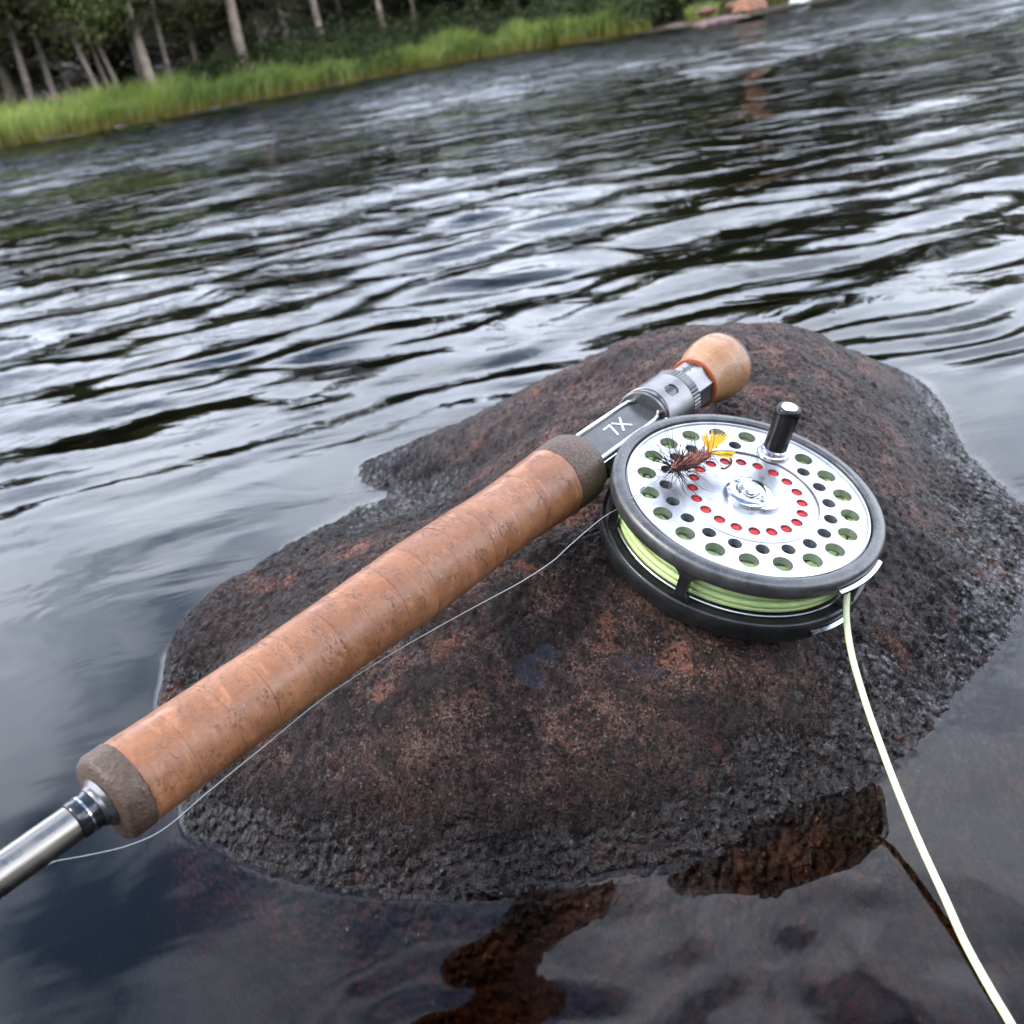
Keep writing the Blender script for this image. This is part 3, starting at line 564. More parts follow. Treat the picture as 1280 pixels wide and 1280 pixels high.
PROTO = {('spruce', 5): tree_proto('spruce', 4.0, 11, .25), ('spruce', 6): tree_proto('spruce', 3.4, 12, .3), ('spruce', 0): tree_proto('spruce', 4.2, 1), ('spruce', 1): tree_proto('spruce', 3.7, 2), ('spruce', 2): tree_proto('spruce', 4.4, 9), ('pine', 0): tree_proto('pine', 4.8, 3), ('pine', 1): tree_proto('pine', 4.4, 4), ('birch', 0): tree_proto('birch', 3.4, 5), ('birch', 1): tree_proto('birch', 3.0, 6)}
def plant_tree(name, kind, v, x, o_, label, group, sc=1.0, rz=0.0, tilt=0.0):
    y = float(shore_y(x)) + o_; z = float(bank_h(o_)) - .05
    e_ = empty(name, Matrix.Translation((x, y, z)) @ Matrix.Rotation(tilt, 4, 'Y') @ Matrix.Rotation(rz, 4, 'Z') @ Matrix.Scale(sc, 4), label, 'tree', group)
    tr, cr_, tw, brd = PROTO[(kind, v)]; link('trunk', tr, e_); tag(link('crown', cr_, e_), kind='stuff'); tag(link('branches', brd, e_), kind='stuff')
    if tw: tag(link('dead_branches', tw, e_), kind='stuff')
def world_x(px, py, o_):
    """x on the bank, o_ metres behind the shoreline, seen at that picture column"""
    r = ray(px, py); x = 0.0
    for _ in range(30): x = r[0] / r[1] * (float(shore_y(x)) + o_)
    return x
NAMED = [
    ('pine_tree', 'pine', 0, 292, 30, 2.0, 'thick pale trunked pine standing alone above the dark scrub', 1.05),
    ('pine_tree', 'pine', 1, 394, 10, 2.3, 'pale pine trunk behind the scrub, right of the paired thin trunks', .95),
    ('pine_tree', 'pine', 0, 352, 5, 2.6, 'pine trunk between the paired thin trunks and the pale pine behind the scrub', .9),
    ('pine_tree', 'pine', 1, 474, 12, 2.4, 'thin lone pine trunk farthest right behind the scrub', .75),
    ('spruce_tree', 'spruce', 1, 318, 20, 2.5, 'left one of two thin trunks just right of the thick pale pine', .8),
    ('spruce_tree', 'spruce', 0, 327, 20, 2.6, 'right one of two thin trunks just right of the thick pale pine', .75),
    ('pine_tree', 'pine', 1, 184, 80, 1.9, 'pale flared trunk at the edge of the grass, left of the scrub', .95),
    ('spruce_tree', 'spruce', 0, 205, 70, 2.2, 'grey trunk with bare twigs just right of the pale flared trunk', .8),
    ('alder_tree', 'birch', 0, 122, 90, 1.9, 'leaning alder trunk, leftmost of three that slant together', 1.0),
    ('alder_tree', 'birch', 1, 134, 88, 2.3, 'leaning alder trunk in the middle of three that slant together', 1.05),
    ('alder_tree', 'birch', 0, 148, 85, 2.1, 'leaning alder trunk, rightmost of three that slant together', .95),
    ('alder_tree', 'birch', 1, 84, 80, 3.2, 'olive leafed alder set back between the far left spruces and the slanting trunks', 1.0),
    ('alder_tree', 'birch', 0, 168, 70, 3.4, 'olive leafed alder set back behind the pale flared trunk', .95),
    ('alder_tree', 'birch', 1, 240, 60, 3.2, 'olive leafed alder in the gap left of the thick pale pine', .9),
    ('alder_tree', 'birch', 0, 5, 110, 3.0, 'olive leafed alder at the very left end of the wood', 1.0),
    ('spruce_tree', 'spruce', 1, 58, 90, 2.4, 'bare twigged grey spruce trunk near the left edge of the wood', .95),
    ('spruce_tree', 'spruce', 2, 30, 100, 2.2, 'brownish spruce trunk with drooping dead branches at the far left', .85)]
for (nm, kd, v, px, py, o_, lb, sc) in NAMED:
    plant_tree(nm, kd, v, world_x(px, py, o_), o_, lb, 'trees on the far bank', sc, random.uniform(0, 6), rad(-9) if 'slant' in lb else rad(random.uniform(-2, 1)))
for k in range(15):
    px = [-60, -10, 15, 95, 165, 235, 262, 430, 520, 560, 600, 650, 700, 760, 830][k]; o_ = [2.6, 3.6, 5.2, 4.4, 4.6, 4.2, 5.6, 5.2, 4.2, 5.2, 4.0, 4.8, 4.4, 3.4, 3.2][k]
    plant_tree('spruce_tree', 'spruce', k % 3, world_x(px, 40, o_), o_, 'dark spruce deep in the wood behind the grassy bank', 'dark spruces filling the wood', random.uniform(.8, 1.0), random.uniform(0, 6))
for k in range(34):
    x = -9 + 18 * (k + .5) / 34 + random.uniform(-.2, .2); o_ = [6.2, 7.4, 8.8][k % 3]
    plant_tree('spruce_tree', 'spruce', 5 + k % 2, x, o_, 'dark spruce in the rear rows of the wood, seen between the nearer trunks', 'rear rows of the wood', random.uniform(.9, 1.1) * (1.4 if x > -2.5 else 1.0), random.uniform(0, 6))
for k in range(22):                                                       # the wood runs on past both edges of the picture
    x = [-7.5, -8.6, -10, -11.5, -13, -15, -17, -20, -24, 5.2, 6.2, 7.2, 8.2, 9.3, 10.5, 12, 13.5, 15, 17, 20, 4.4, 6.8][k]; o_ = [2.4, 3.4, 2.6, 3.6, 2.5, 3.2, 2.8, 3.3, 3, 3.6, 2.6, 3.4, 2.4, 3.3, 2.5, 3.2, 2.4, 3, 2.6, 3, 4.6, 4.8][k]
    plant_tree('spruce_tree', ['spruce', 'spruce', 'birch'][k % 3], [5, 6, 0][k % 3], x, o_, 'dark tree of the far bank wood, mirrored in the ripples', 'trees of the far bank wood beyond the grass', random.uniform(.75, 1.05) * (1.75 if x > 4 else 1.0), random.uniform(0, 6))
bp = []
for s_ in range(3):
    r_ = np.random.default_rng(50 + s_); c_ = r_.normal(0, 1, (26, 3)) * [.36, .30, .11] + [0, 0, .28]; P = np.concatenate([q + r_.normal(0, .10, (170, 3)) for q in c_]); P = P[P[:, 2] > 0]
    v_, f_ = cards(P, .032, 0, r_); o = mk('foliage', v_, f_, m_bush, smooth=False); fd = o.data; bpy.data.objects.remove(o)
    sb = MB()
    for q in c_[::3]: sb.tube([(0, 0, -.05), q * .6, q], [.014, .009, .004], 4)
    o = sb.build('stem', m_bark); sdm = o.data; bpy.data.objects.remove(o); bp.append((fd, sdm))
for k, (px, o_, sc) in enumerate([(250, 2.4, 1.0), (278, 2.0, .8), (305, 2.2, 1.05), (335, 2.6, 1.1), (362, 2.1, 1.0), (388, 2.5, 1.15), (415, 2.2, 1.1), (440, 2.6, 1.2), (468, 2.3, 1.1), (500, 2.6, 1.2), (535, 2.5, 1.2), (570, 2.6, 1.1), (610, 2.5, 1.0), (655, 2.6, 1.1), (700, 2.5, 1.1), (745, 2.3, 1.1), (790, 1.8, 1.2), (830, 1.6, 1.2), (870, 1.9, 1.2), (225, 2.8, .7), (920, 2.4, 1.1), (970, 2.6, 1.2)]):
    x = world_x(px, 40, o_); y = float(shore_y(x)) + o_
    e_ = empty('willow_shrub', Matrix.Translation((x, y, float(bank_h(o_)) - .05)) @ Matrix.Rotation(random.uniform(0, 6), 4, 'Z') @ Matrix.Scale(sc * 1.2, 4), 'dark green scrub bush between the sedge and the tree trunks', 'shrub', 'scrub bushes behind the sedge')
    tag(link('foliage', bp[k % 3][0], e_), kind='stuff'); tag(link('stem', bp[k % 3][1], e_), kind='stuff')
def stone(name, px, py, z, size, mt, label, seed, flat=.6, cat='stone'):
    p = onz(px, py, z); r_ = np.random.default_rng(seed); V = []; Fc = []; nu, nv = 28, 18
    for j in range(nv):
        for i in range(nu):
            a = 2 * math.pi * i / nu; t_ = math.pi * j / (nv - 1); d = np.array([math.sin(t_) * math.cos(a), math.sin(t_) * math.sin(a), math.cos(t_)])
            k_ = 1 + .30 * float(vnoise(np.array(d[0] * 1.7 + seed), np.array(d[1] * 1.7 + d[2] * 1.3), 60)) + .14 * float(vnoise(np.array(d[0] * 4.7 + seed), np.array(d[1] * 4.7 + d[2] * 3.3), 61)) + .06 * float(vnoise(np.array(d[0] * 11 + seed), np.array(d[1] * 11 + d[2] * 9), 62)); k_ = min(k_, 1.08); V.append(d * k_ * size * [1, .8, flat])
    for j in range(nv - 1):
        for i in range(nu): Fc.append((j * nu + i, (j + 1) * nu + i, (j + 1) * nu + (i + 1) % nu, j * nu + (i + 1) % nu))
    o = mk(name, V, Fc, mt); o.location = p; return tag(o, label, cat)
m_rs = simple('red brown stone', (0.15, 0.07, 0.045), 0.7, 0, 0.35, 8, .4, 30); m_gs = simple('grey bank stone', (0.16, 0.105, 0.09), 0.7, 0, 0.4, 8, .4, 30); m_ds = simple('dark shore stone', (0.04, 0.032, 0.028), 0.6, 0, 0.4, 8); m_ws = simple('white stone', (0.75, 0.74, 0.72), 0.6, 0, 0.1, 5)
stone('bank_stone', 824, 25, .14, .15, m_rs, 'rusty orange stone at the right end of the tall sedge', 1, .4)
stone('bank_stone', 883, 14, .17, .13, m_rs, 'rusty orange stone beyond the last small grass tuft', 2, .4)
stone('bank_stone', 900, 28, .02, .36, m_gs, 'low flat reddish grey stone at the tip of the spit', 3, .16)
stone('bank_stone', 846, 33, .02, .20, m_gs, 'low grey stone at the water between two grass tufts', 4, .2)
stone('bank_stone', 915, 8, .17, .10, m_rs, 'small rusty stone left of the orange stump', 6)
stone('bank_stone', 1000, 1, .10, .14, m_ws, 'small white stone by the water at the right end of the bank', 5, .4)
for k in range(14):
    px = [60, 150, 190, 268, 330, 420, 470, 520, 560, 640, 690, 730, 770, 440][k]; p_y = np.interp(px, [0, 125, 250, 375, 500, 600, 700, 800], [186, 164, 140, 116, 91, 73, 56, 41])
    stone('shore_stone', px, p_y, .012, random.uniform(.04, .09), m_ds, 'small dark stone at the foot of the sedge along the waterline', 20 + k, .45)['group'] = 'small stones along the far waterline'
p = onz(938, 6, .17); st = MB()
st.lathe([(-.05, .20), (.02, .17), (.10, .12), (.22, .10), (.30, .09), (.30, .0)], 12, wob=lambda i, a: .12 * math.sin(3 * a + i * .3) + .06 * math.sin(7 * a))
for a in (0.3, 1.7, 3.0, 4.4, 5.4): st.tube([(0, 0, .08), (.13 * math.cos(a), .13 * math.sin(a), .0), (.18 * math.cos(a), .18 * math.sin(a), -.08)], [.05, .04, .02], 7)
o = st.build('tree_stump', simple('orange stump wood', (0.22, 0.10, 0.055), 0.8, 0, 0.35, 12, .4, 60)); o.location = p; tag(o, 'orange brown tree stump with spreading roots on the bank', 'stump')
# ------------------------------------------------------------------ fly rod
def frame(o, x, y, z): return Matrix(((x[0], y[0], z[0], o[0]), (x[1], y[1], z[1], o[1]), (x[2], y[2], z[2], o[2]), (0, 0, 0, 1)))
rod = empty('fly_rod', frame(RO0, RD, -RW, RN), 'fly rod with orange brown cork grip lying across the wet boulder', 'fishing rod')
# local axes of the rod: x along the rod to the butt, y away from the reel, z up
def rodlathe(name, prof, m, parent=None, seg=56, sharp=35, wob=None): return MB().lathe(prof, seg, 'x', wob=wob).build(name, m, parent or rod, True, sharp)
rodlathe('blank', [(-1.3, .0036), (-.5, .0043), (-.0128, .0047), (-.0124, .0044)], M['blank'])
rodlathe('thread_wrap', [(-.0124, .0048), (-.0121, .0050), (-.0100, .0050), (-.0099, .0047)], M['black'])
rodlathe('trim_band', [(-.0099, .0050), (-.0098, .0052), (-.0093, .0052), (-.0092, .0050)], M['silver'])
rodlathe('thread_wrap', [(-.0092, .0049), (-.0080, .0050), (-.0072, .0052), (-.0070, .0049)], M['black'])
rodlathe('winding_check', [(-.0070, .0053), (-.0066, .0056), (-.0058, .0057), (-.0054, .0062), (-.0047, .0068), (-.0044, .0068), (-.0043, .005)], M['hexm'])
ring = rodlathe('front_cork_ring', [(-.0043, .004), (-.0043, .0104), (-.0036, .0117), (-.0026, .0122), (.0028, .0122), (.0031, .0119)], M['rcork'], wob=lambda i, a: .006 * math.sin(5 * a + i) + .006 * math.sin(11 * a))
ring['label'] = 'dark brown speckled ring at the front of the grip'
GT = [.003, .015, .05, .08, .11, .135, .155, .172, .186]; GR = [.0121, .0119, .0116, .0121, .0131, .0128, .0123, .0129, .0138]
grip = rodlathe('cork_grip', [(.003, .0045), (.186, .0045)], M['cork'])
edges = [.0031]
while edges[-1] < .172: edges.append(edges[-1] + random.uniform(.0118, .0152))
edges[-1] = .1859
for a, b in zip(edges[:-1], edges[1:]):
    pr = [(a, .005)]
    for t_ in np.concatenate([[a + .00004, a + .00035], np.linspace(a + .0012, b - .0012, 7), [b - .00035, b - .00004]]):
        r_ = np.interp(t_, GT, GR); 
        if t_ < a + .0002 or t_ > b - .0002: r_ -= .00007
        elif t_ < a + .0005 or t_ > b - .0005: r_ -= .00004
        pr.append((t_, r_))
    pr.append((b, .005)); s_ = random.random() * 9
    o = rodlathe('cork_ring', pr, M['cork'], grip, 64, 60, wob=lambda i, q: .004 * math.sin(2 * q + s_) + .003 * math.sin(7 * q + s_ * 2) + .0025 * math.sin(13 * q + i + s_))
ring = rodlathe('rear_cork_ring', [(.186, .005), (.186, .0137), (.1865, .0139), (.196, .0141), (.2005, .0138), (.2032, .0127), (.2036, .0115), (.2036, .007)], M['rcork'], wob=lambda i, a: .006 * math.sin(5 * a + i) + .006 * math.sin(11 * a))
ring['label'] = 'dark brown speckled ring at the reel end of the grip'
seat = MB()
sec = [(.0062, .0058), (.0080, .0046)] + [(.0096 * math.cos(a), .0096 * math.sin(a)) for a in np.linspace(.2, -math.pi - .2, 20)] + [(-.0080, .0046), (-.0062, .0058)]
seat.prism(sec, .2025, .2555); seat = seat.build('reel_seat', M['insert'], rod, True, 25)
for s in (1, -1):
    MB().tube(spline([(.2035, s * .0073, .0060), (.215, s * .0074, .0062), (.240, s * .0073, .0062), (.2475, s * .0066, .0064), (.2515, s * .0040, .0070), (.2530, 0, .0074)], 6), .00075, 8).build('seat_rail', M['silver'], seat)
# 7X marking, reading towards the butt
def stroke(mb, pts, wd, zt): 
    for p, q in zip(pts[:-1], pts[1:]):
        p = np.array(p); q = np.array(q); d = q - p; L = np.linalg.norm(d); d /= L; nrm = np.array([-d[1], d[0]])
        V = [p - d * wd * .3 - nrm * wd / 2, q + d * wd * .3 - nrm * wd / 2, q + d * wd * .3 + nrm * wd / 2, p - d * wd * .3 + nrm * wd / 2]
        mb.add([(v[0], v[1], zt) for v in V] + [(v[0], v[1], zt - .0003) for v in V], [(0, 1, 2, 3), (4, 7, 6, 5), (0, 4, 5, 1), (1, 5, 6, 2), (2, 6, 7, 3), (3, 7, 4, 0)]); zt += .00001
mk_ = MB(); stroke(mk_, [(.2225, .0028), (.2270, .0030), (.2243, -.0028)], .0007, .00605); stroke(mk_, [(.2288, .0030), (.2342, -.0028)], .0007, .00605); stroke(mk_, [(.2285, -.0028), (.2345, .0032)], .0007, .00607)
mk_.build('marking', M['mark'], seat, False); seat['label'] = 'charcoal reel seat marked 7X in white'
# locking nut with its oval window
NR = .0124
nutm = MB(); sg = 180; V = []; Fc = []
tt = np.linspace(0, 1, 41)
for i, t_ in enumerate(tt):
    for k in range(sg):
        a = 2 * math.pi * k / sg                      # a measured from +y to +z
        up = max(0, math.cos(a - math.pi / 2)); x0 = .2505 + .0032 * up ** 2 - .0010 * (1 - up)
        x = x0 + (.2705 - x0) * t_; r_ = NR - (.0005 if i in (0, 40) else 0)
        V.append((x, r_ * math.cos(a), r_ * math.sin(a)))
for i in range(40):
    for k in range(sg):
        a = 2 * math.pi * (k + .5) / sg - math.pi * .60
        a = (a + math.pi) % (2 * math.pi) - math.pi
        if ((i - 17) / 8.5) ** 4 + (a / .21) ** 2 < 1: continue
        Fc.append((i * sg + k, i * sg + (k + 1) % sg, (i + 1) * sg + (k + 1) % sg, (i + 1) * sg + k))
nutm.add(V, Fc); nutm.lathe([(.2495, .0085), (.2495, .0116), (.2502, .0121), (.2506, .0116), (.2705, .0113), (.2705, .0085)], 48, 'x')
nut = nutm.build('locking_nut', M['nut'], rod, True, 40)
md = nut.modifiers.new('thickness', 'SOLIDIFY'); md.thickness = .0004
rodlathe('nut_lining', [(.2512, .0108), (.2514, .01195), (.2700, .01195), (.2702, .0108)], M['black'], nut)
kn = MB(); V = []; Fc = []; sg = 96
for (x, r_) in [(.2706, .0100), (.2707, .0118), (.2712, .0122), (.2762, .0122), (.2768, .0118), (.2769, .0095)]:
    for k in range(sg): a = 2 * math.pi * k / sg; q = r_ - (.00032 if (k % 2 and .011 < r_) else 0); V.append((x, q * math.cos(a), q * math.sin(a)))
for i in range(5):
    for k in range(sg): Fc.append((i * sg + k, i * sg + (k + 1) % sg, (i + 1) * sg + (k + 1) % sg, (i + 1) * sg + k))
kn.add(V, Fc).build('knurled_ring', M['knurl'], rod, False)
oct_ = [(.0106 * math.cos(a), .0106 * math.sin(a)) for a in np.linspace(rad(12), rad(12) + 2 * math.pi, 9)[:-1]][::-1]
barrel = MB().prism(oct_, .2765, .2975).build('threaded_barrel', M['hexm'], rod, False)
sm = MB(); a0 = rad(12 + 67.5); ap = .0106 * math.cos(rad(22.5)) + .00006
for k in range(12):
    x = .2785 + k * .00135; c_ = np.array([x, ap * math.cos(a0), ap * math.sin(a0)]); L = .0011 if k % 4 else .0019
    R_ = np.array([[1, 0, 0], [0, math.cos(a0 - math.pi / 2), -math.sin(a0 - math.pi / 2)], [0, math.sin(a0 - math.pi / 2), math.cos(a0 - math.pi / 2)]])
    sm.box(c_, (.00022, L, .00008), R_)
tag(sm.build('scale_marks', M['ink'], barrel, False), kind='stuff')
rodlathe('trim_ring', [(.2906, .0103), (.2906, .0113), (.2911, .0116), (.2920, .0113)], M['orange'])
butt = rodlathe('butt_cork', [(.2912, .0104), (.2918, .0112), (.2960, .0116), (.3005, .0129), (.3050, .0143), (.3095, .0149), (.3140, .0150), (.3160, .0149)], M['buttcork'], wob=lambda i, a: .004 * math.sin(3 * a))
cap = rodlathe('butt_cap', [(.3160, .0146), (.3164, .0149), (.3180, .0145), (.3192, .0134), (.3200, .0108), (.3204, .006), (.3205, 0)], M['rcork'])
lt = MB()                                                                              # small letters on the blank, cut by the picture edge
def onblank(x, a, r_=.00462): return (x, r_ * math.cos(a), r_ * math.sin(a))
for seg_ in ([(-.0262, 1.95), (-.0262, 1.60)], [(-.0262, 1.95), (-.0284, 1.95)], [(-.0284, 1.98), (-.0284, 1.60)], [(-.0300, 1.95), (-.0300, 1.60)], [(-.0300, 1.60), (-.0320, 1.60)]):
    lt.tube([onblank(*seg_[0]), onblank((seg_[0][0] + seg_[1][0]) / 2, (seg_[0][1] + seg_[1][1]) / 2), onblank(*seg_[1])], .00011, 5)
tag(lt.build('lettering', M['ink'], rod), kind='stuff')
# ------------------------------------------------------------------ reel
reel = empty('fly_reel', frame(RC, RE, RG, RN), 'silver and gunmetal fly reel filled with pale green line', 'fishing reel')
def rl(prof, seg=96, o=(0, 0, 0), close=False): return MB().lathe(prof, seg, 'z', o, close, None, False)
def pol(r_, deg, z=0.0): return np.array([r_ * math.cos(rad(deg)), r_ * math.sin(rad(deg)), z])
fr_ = rl([(-.0003, .0452), (.0004, .0457), (.0006, .0466), (.0002, .0488), (-.0006, .0497), (-.0016, .0500), (-.0052, .0500), (-.0058, .0496), (-.0060, .0487), (-.0060, .0456), (-.0056, .0452)], 128, close=True).build('front_rim', M['frame'], reel, True, 50)
bk = rl([(-.0185, .0462), (-.0181, .0467), (-.0181, .0492), (-.0186, .0499), (-.0194, .0502), (-.0250, .0502), (-.0262, .0497), (-.0268, .0485), (-.0272, .0440), (-.0272, 0)], 128)
bk.lathe([(-.0262, 0), (-.0262, .0455), (-.0185, .0462)], 128); bk.build('back_frame', M['cage'], reel, True, 50)
for dg in (50, 128, -2, 200, 290):
    V = []; Fc = []; zs = np.linspace(-.0055, -.0188, 11)
    for z in zs:
        e_ = min(abs(z + .0055), abs(z + .0188)); hw = .0019 + .0028 * max(0, 1 - e_ / .0030) ** 2 if dg != 200 else .004
        for (r_, s) in ((.0496, -1), (.0496, 1), (.0462, 1), (.0462, -1)): V.append(pol(r_, dg + s * math.degrees(hw / .048), z))
    for i in range(10):
        for k in range(4): Fc.append((i * 4 + k, i * 4 + (k + 1) % 4, (i + 1) * 4 + (k + 1) % 4, (i + 1) * 4 + k))
    MB().add(V, Fc).build('pillar', M['cage'], reel, True, 40)
# spool face, cut with real holes
def plate(name, r_in, r_out, holes, z, th, m, parent, seg=128):
    P = []; E_ = []; loops = []
    def loop(c_, r_, n_, dome=0):
        b = len(P); idx = list(range(b, b + n_)); loops.append((idx, c_, r_))
        for k in range(n_): a = 2 * math.pi * k / n_; P.append(Vector((c_[0] + r_ * math.cos(a), c_[1] + r_ * math.sin(a))))
        E_.extend((idx[k], idx[(k + 1) % n_]) for k in range(n_))
    loop((0, 0), r_out, seg)
    if r_in > 0: loop((0, 0), r_in, 72)
    for (c_, r_) in holes: loop(c_, r_, 24)
    v, e, f, ov, oe, of = delaunay_2d_cdt(P, E_, [], 0, 1e-7)
    keep = []
    for t_ in f:
        c_ = sum((v[i] for i in t_), Vector((0, 0))) / len(t_)
        if c_.length > r_out or (r_in > 0 and c_.length < r_in): continue
        if any((c_ - Vector(h[0])).length < h[1] * .985 for h in holes): continue
        keep.append(tuple(t_))
    n_ = len(v); V = [(p.x, p.y, z) for p in v] + [(p.x, p.y, z - th) for p in v]
    Fc = [t_ for t_ in keep] + [tuple(i + n_ for i in t_[::-1]) for t_ in keep]
    omap = {}
    for i, l in enumerate(ov):
        for q in l: omap[q] = i
    for (idx, c_, r_) in loops:
        ii = [omap[i] for i in idx]
        for k in range(len(ii)): a, b = ii[k], ii[(k + 1) % len(ii)]; Fc.append((a, a + n_, b + n_, b))
    return mk(name, V, Fc, m, parent, True, 30)
FZ = -.0012
oh = [(tuple(pol(.0373, -142.3 - 18 * k)[:2]), .0035) for k in range(19)]
mh = [(tuple(pol(.0303, -151.3 - 18 * k)[:2]), .0025) for k in range(18)]
face = plate('spool_face', .0266, .0447, oh + mh, FZ, .0030, M['spool'], reel)
rh = [(tuple(pol(.0203, -82 - 18 * k)[:2]), .0021) for k in range(20)]
hubp = plate('hub_plate', 0, .0262, rh, FZ - .0006, .0016, M['spool'], reel)
rl([(FZ - .0003, .0262), (FZ + .0002, .0263), (FZ + .0002, .0268), (FZ - .0002, .0269)], 96).build('ridge', M['spool'], face)
rl([(FZ - .0002, .0434), (FZ + .0005, .0437), (FZ + .0006, .0444), (FZ - .0012, .0447)], 128).build('edge_bead', M['spool'], face)
for (c_, r_) in rh: rl([(FZ - .0016, .0021), (FZ - .00125, .0019), (FZ - .00115, .0010), (FZ - .0011, 0)], 20, (c_[0], c_[1], 0)).build('red_dot', M['red'], hubp)
hub = rl([(FZ - .0006, .0089), (FZ + .0011, .0087), (FZ + .0016, .0082), (FZ + .0019, .0066), (FZ + .0019, .0043), (FZ + .0016, .0038)], 64, (0, 0, 0)); hub.lathe([(FZ + .0014, .0037), (FZ + .0028, .0034), (FZ + .0034, .0026), (FZ + .0034, 0)], 32); hub = hub.build('hub', M['silver'], reel)
for dg in (-60, 120): rl([(FZ + .0017, .0013), (FZ + .0024, .0011), (FZ + .0025, .0007), (FZ + .0021, .0006), (FZ + .0021, 0)], 16, tuple(pol(.0062, dg))).build('hub_screw', M['silver'], hub)
lb = MB(); V = []
for z in (FZ - .0006, FZ + .0006):
    for (r_, dg) in [(.0086, 100), (.0100, 112), (.0112, 128), (.0122, 142), (.0118, 152), (.0105, 156), (.0086, 160)]: V.append(pol(r_, dg, z))
lb.add(V, [tuple(range(7))[::-1], tuple(range(7, 14))] + [(k, (k + 1) % 7, 7 + (k + 1) % 7, 7 + k) for k in range(7)]).build('spool_latch', M['silver'], hub, True, 30)
kb = tuple(pol(.0313, -125))
knob = rl([(FZ - .0002, .0064), (FZ + .0010, .0063), (FZ + .0016, .0058), (FZ + .0018, .0053), (FZ + .0030, .0052), (FZ + .0034, .0046)], 40, kb).build('handle_base', M['silver'], reel)
hd = rl([(FZ + .0032, .0040), (FZ + .0034, .0044), (FZ + .0045, .0045), (FZ + .0120, .0044), (FZ + .0190, .0049), (FZ + .0204, .0048), (FZ + .0212, .0042), (FZ + .0214, .0030)], 40, kb).build('handle', M['knob'], reel)
rl([(FZ + .0213, .0031), (FZ + .0217, .0029), (FZ + .0218, .0014), (FZ + .0216, .0010), (FZ + .0216, 0)], 24, kb).build('handle_rivet', M['silver'], hd)
# spool body below the face
rl([(-.0175, .0456), (-.0178, .0459), (-.0182, .0458), (-.0184, .0440), (-.0184, 0)], 96).build('spool_flange', M['satin'], reel)
rl([(-.0036, .0338), (-.0036, .0330), (-.0080, .0330), (-.0080, 0)], 72).build('spool_drum', M['spoolin'], reel, True, 30)
wl_ = MB(); lr = .00128; rw = np.random.default_rng(3)
for k in range(5):
    z = -.0064 - k * .00258; ph_ = rw.uniform(0, 6.28, 3); cr0 = .0432 + rw.uniform(-.0004, .0003)
    wl_.tube([pol(cr0 + .0003 * math.sin(3 * math.radians(a) + ph_[0]), a, z + .0005 * math.sin(math.radians(a) + ph_[1]) + .00035 * math.sin(2 * math.radians(a) + ph_[2])) for a in range(0, 361, 4)], lr, 10)
for k, r_ in enumerate((.0412, .0390, .0368, .0348)):
    ph_ = rw.uniform(0, 6.28, 2); wl_.tube([pol(r_ + .0004 * math.sin(2 * math.radians(a) + ph_[0]), a, -.0056 - .0002 * k + .0004 * math.sin(math.radians(a) + ph_[1])) for a in range(0, 361, 5)], lr, 8)
wl_.lathe([(-.0170, .0413), (-.0070, .0413), (-.0078, .0345)], 72, caps=False)
wl_.build('wound_line', M['line'], reel, True, 80)
# line guard: two bright bars round the outlet, joined by posts
for (z, d0, d1, rr_) in ((-.0048, 112, 142, .0511), (-.0225, 106, 126, .0513)):
    V = []; Fc = []; n_ = 14
    for i in range(n_ + 1):
        dg = d0 + (d1 - d0) * i / n_
        V += [pol(rr_ - .0008, dg, z - .0008), pol(rr_ + .0005, dg, z - .0008), pol(rr_ + .0006, dg, z + .0005), pol(rr_ - .0008, dg, z + .0008)]
    for i in range(n_):
        for k in range(4): Fc.append((i * 4 + k, i * 4 + (k + 1) % 4, (i + 1) * 4 + (k + 1) % 4, (i + 1) * 4 + k))
    Fc += [(0, 1, 2, 3), tuple(n_ * 4 + k for k in (3, 2, 1, 0))]
    MB().add(V, Fc).build('line_guard_bar', M['silver'], reel, True, 30)
MB().tube(spline([pol(.0495, 136, -.0052), pol(.0478, 135, -.0095), pol(.0474, 133.5, -.014), pol(.0492, 131, -.0190)], 6), .0007, 8).build('line_guard_post', M['satin'], reel)
for dg in (113, 141): MB().tube([pol(.0508, dg, -.0048), pol(.0498, dg, -.0049)], .0009, 8).build('line_guard_pin', M['silver'], reel)
# foot: plate under the seat hoods and the short stand
Tl = np.array(frame(RC, RE, RG, RN).inverted() @ frame(RO0, RD, -RW, RN))                     # rod local -> reel local
def rodp(p): return (Tl @ np.array([*p, 1]))[:3]
def footbox(name, c_, h_, m, bev):
    mb = MB().box(c_, h_, None, bev); mb.v = [tuple(rodp(p)) for p in mb.v]; return mb.build(name, m, reel, False)
footbox('reel_foot', (.2285, -.0097, .0010), (.0270, .0008, .0052), M['silver'], .0006)
footbox('foot_stand', (.2222, -.0124, -.0078), (.0085, .0030, .0050), M['frame'], .0008)
# drops of water on the face and rim
def dome(mb, c_, nrm_, r_, hgt, seg=10):
    n_ = np.array(nrm_, float); n_ /= np.linalg.norm(n_); u = np.cross(n_, [0.3, .5, .8]); u /= np.linalg.norm(u); v = np.cross(n_, u); V = []; Fc = []
    for (q, h_) in ((1, -.05), (.97, .25), (.78, .68), (.42, .93)):
        for k in range(seg): a = 2 * math.pi * k / seg; V.append(np.array(c_) + r_ * q * (math.cos(a) * u + math.sin(a) * v) + n_ * hgt * h_)
    V.append(np.array(c_) + n_ * hgt)
    for i in range(3):
        for k in range(seg): Fc.append((i * seg + k, i * seg + (k + 1) % seg, (i + 1) * seg + (k + 1) % seg, (i + 1) * seg + k))
    for k in range(seg): Fc.append((3 * seg + k, 3 * seg + (k + 1) % seg, 4 * seg))
    mb.add(V, Fc)
dm = MB(); n_ = 0; allh = oh + mh + rh
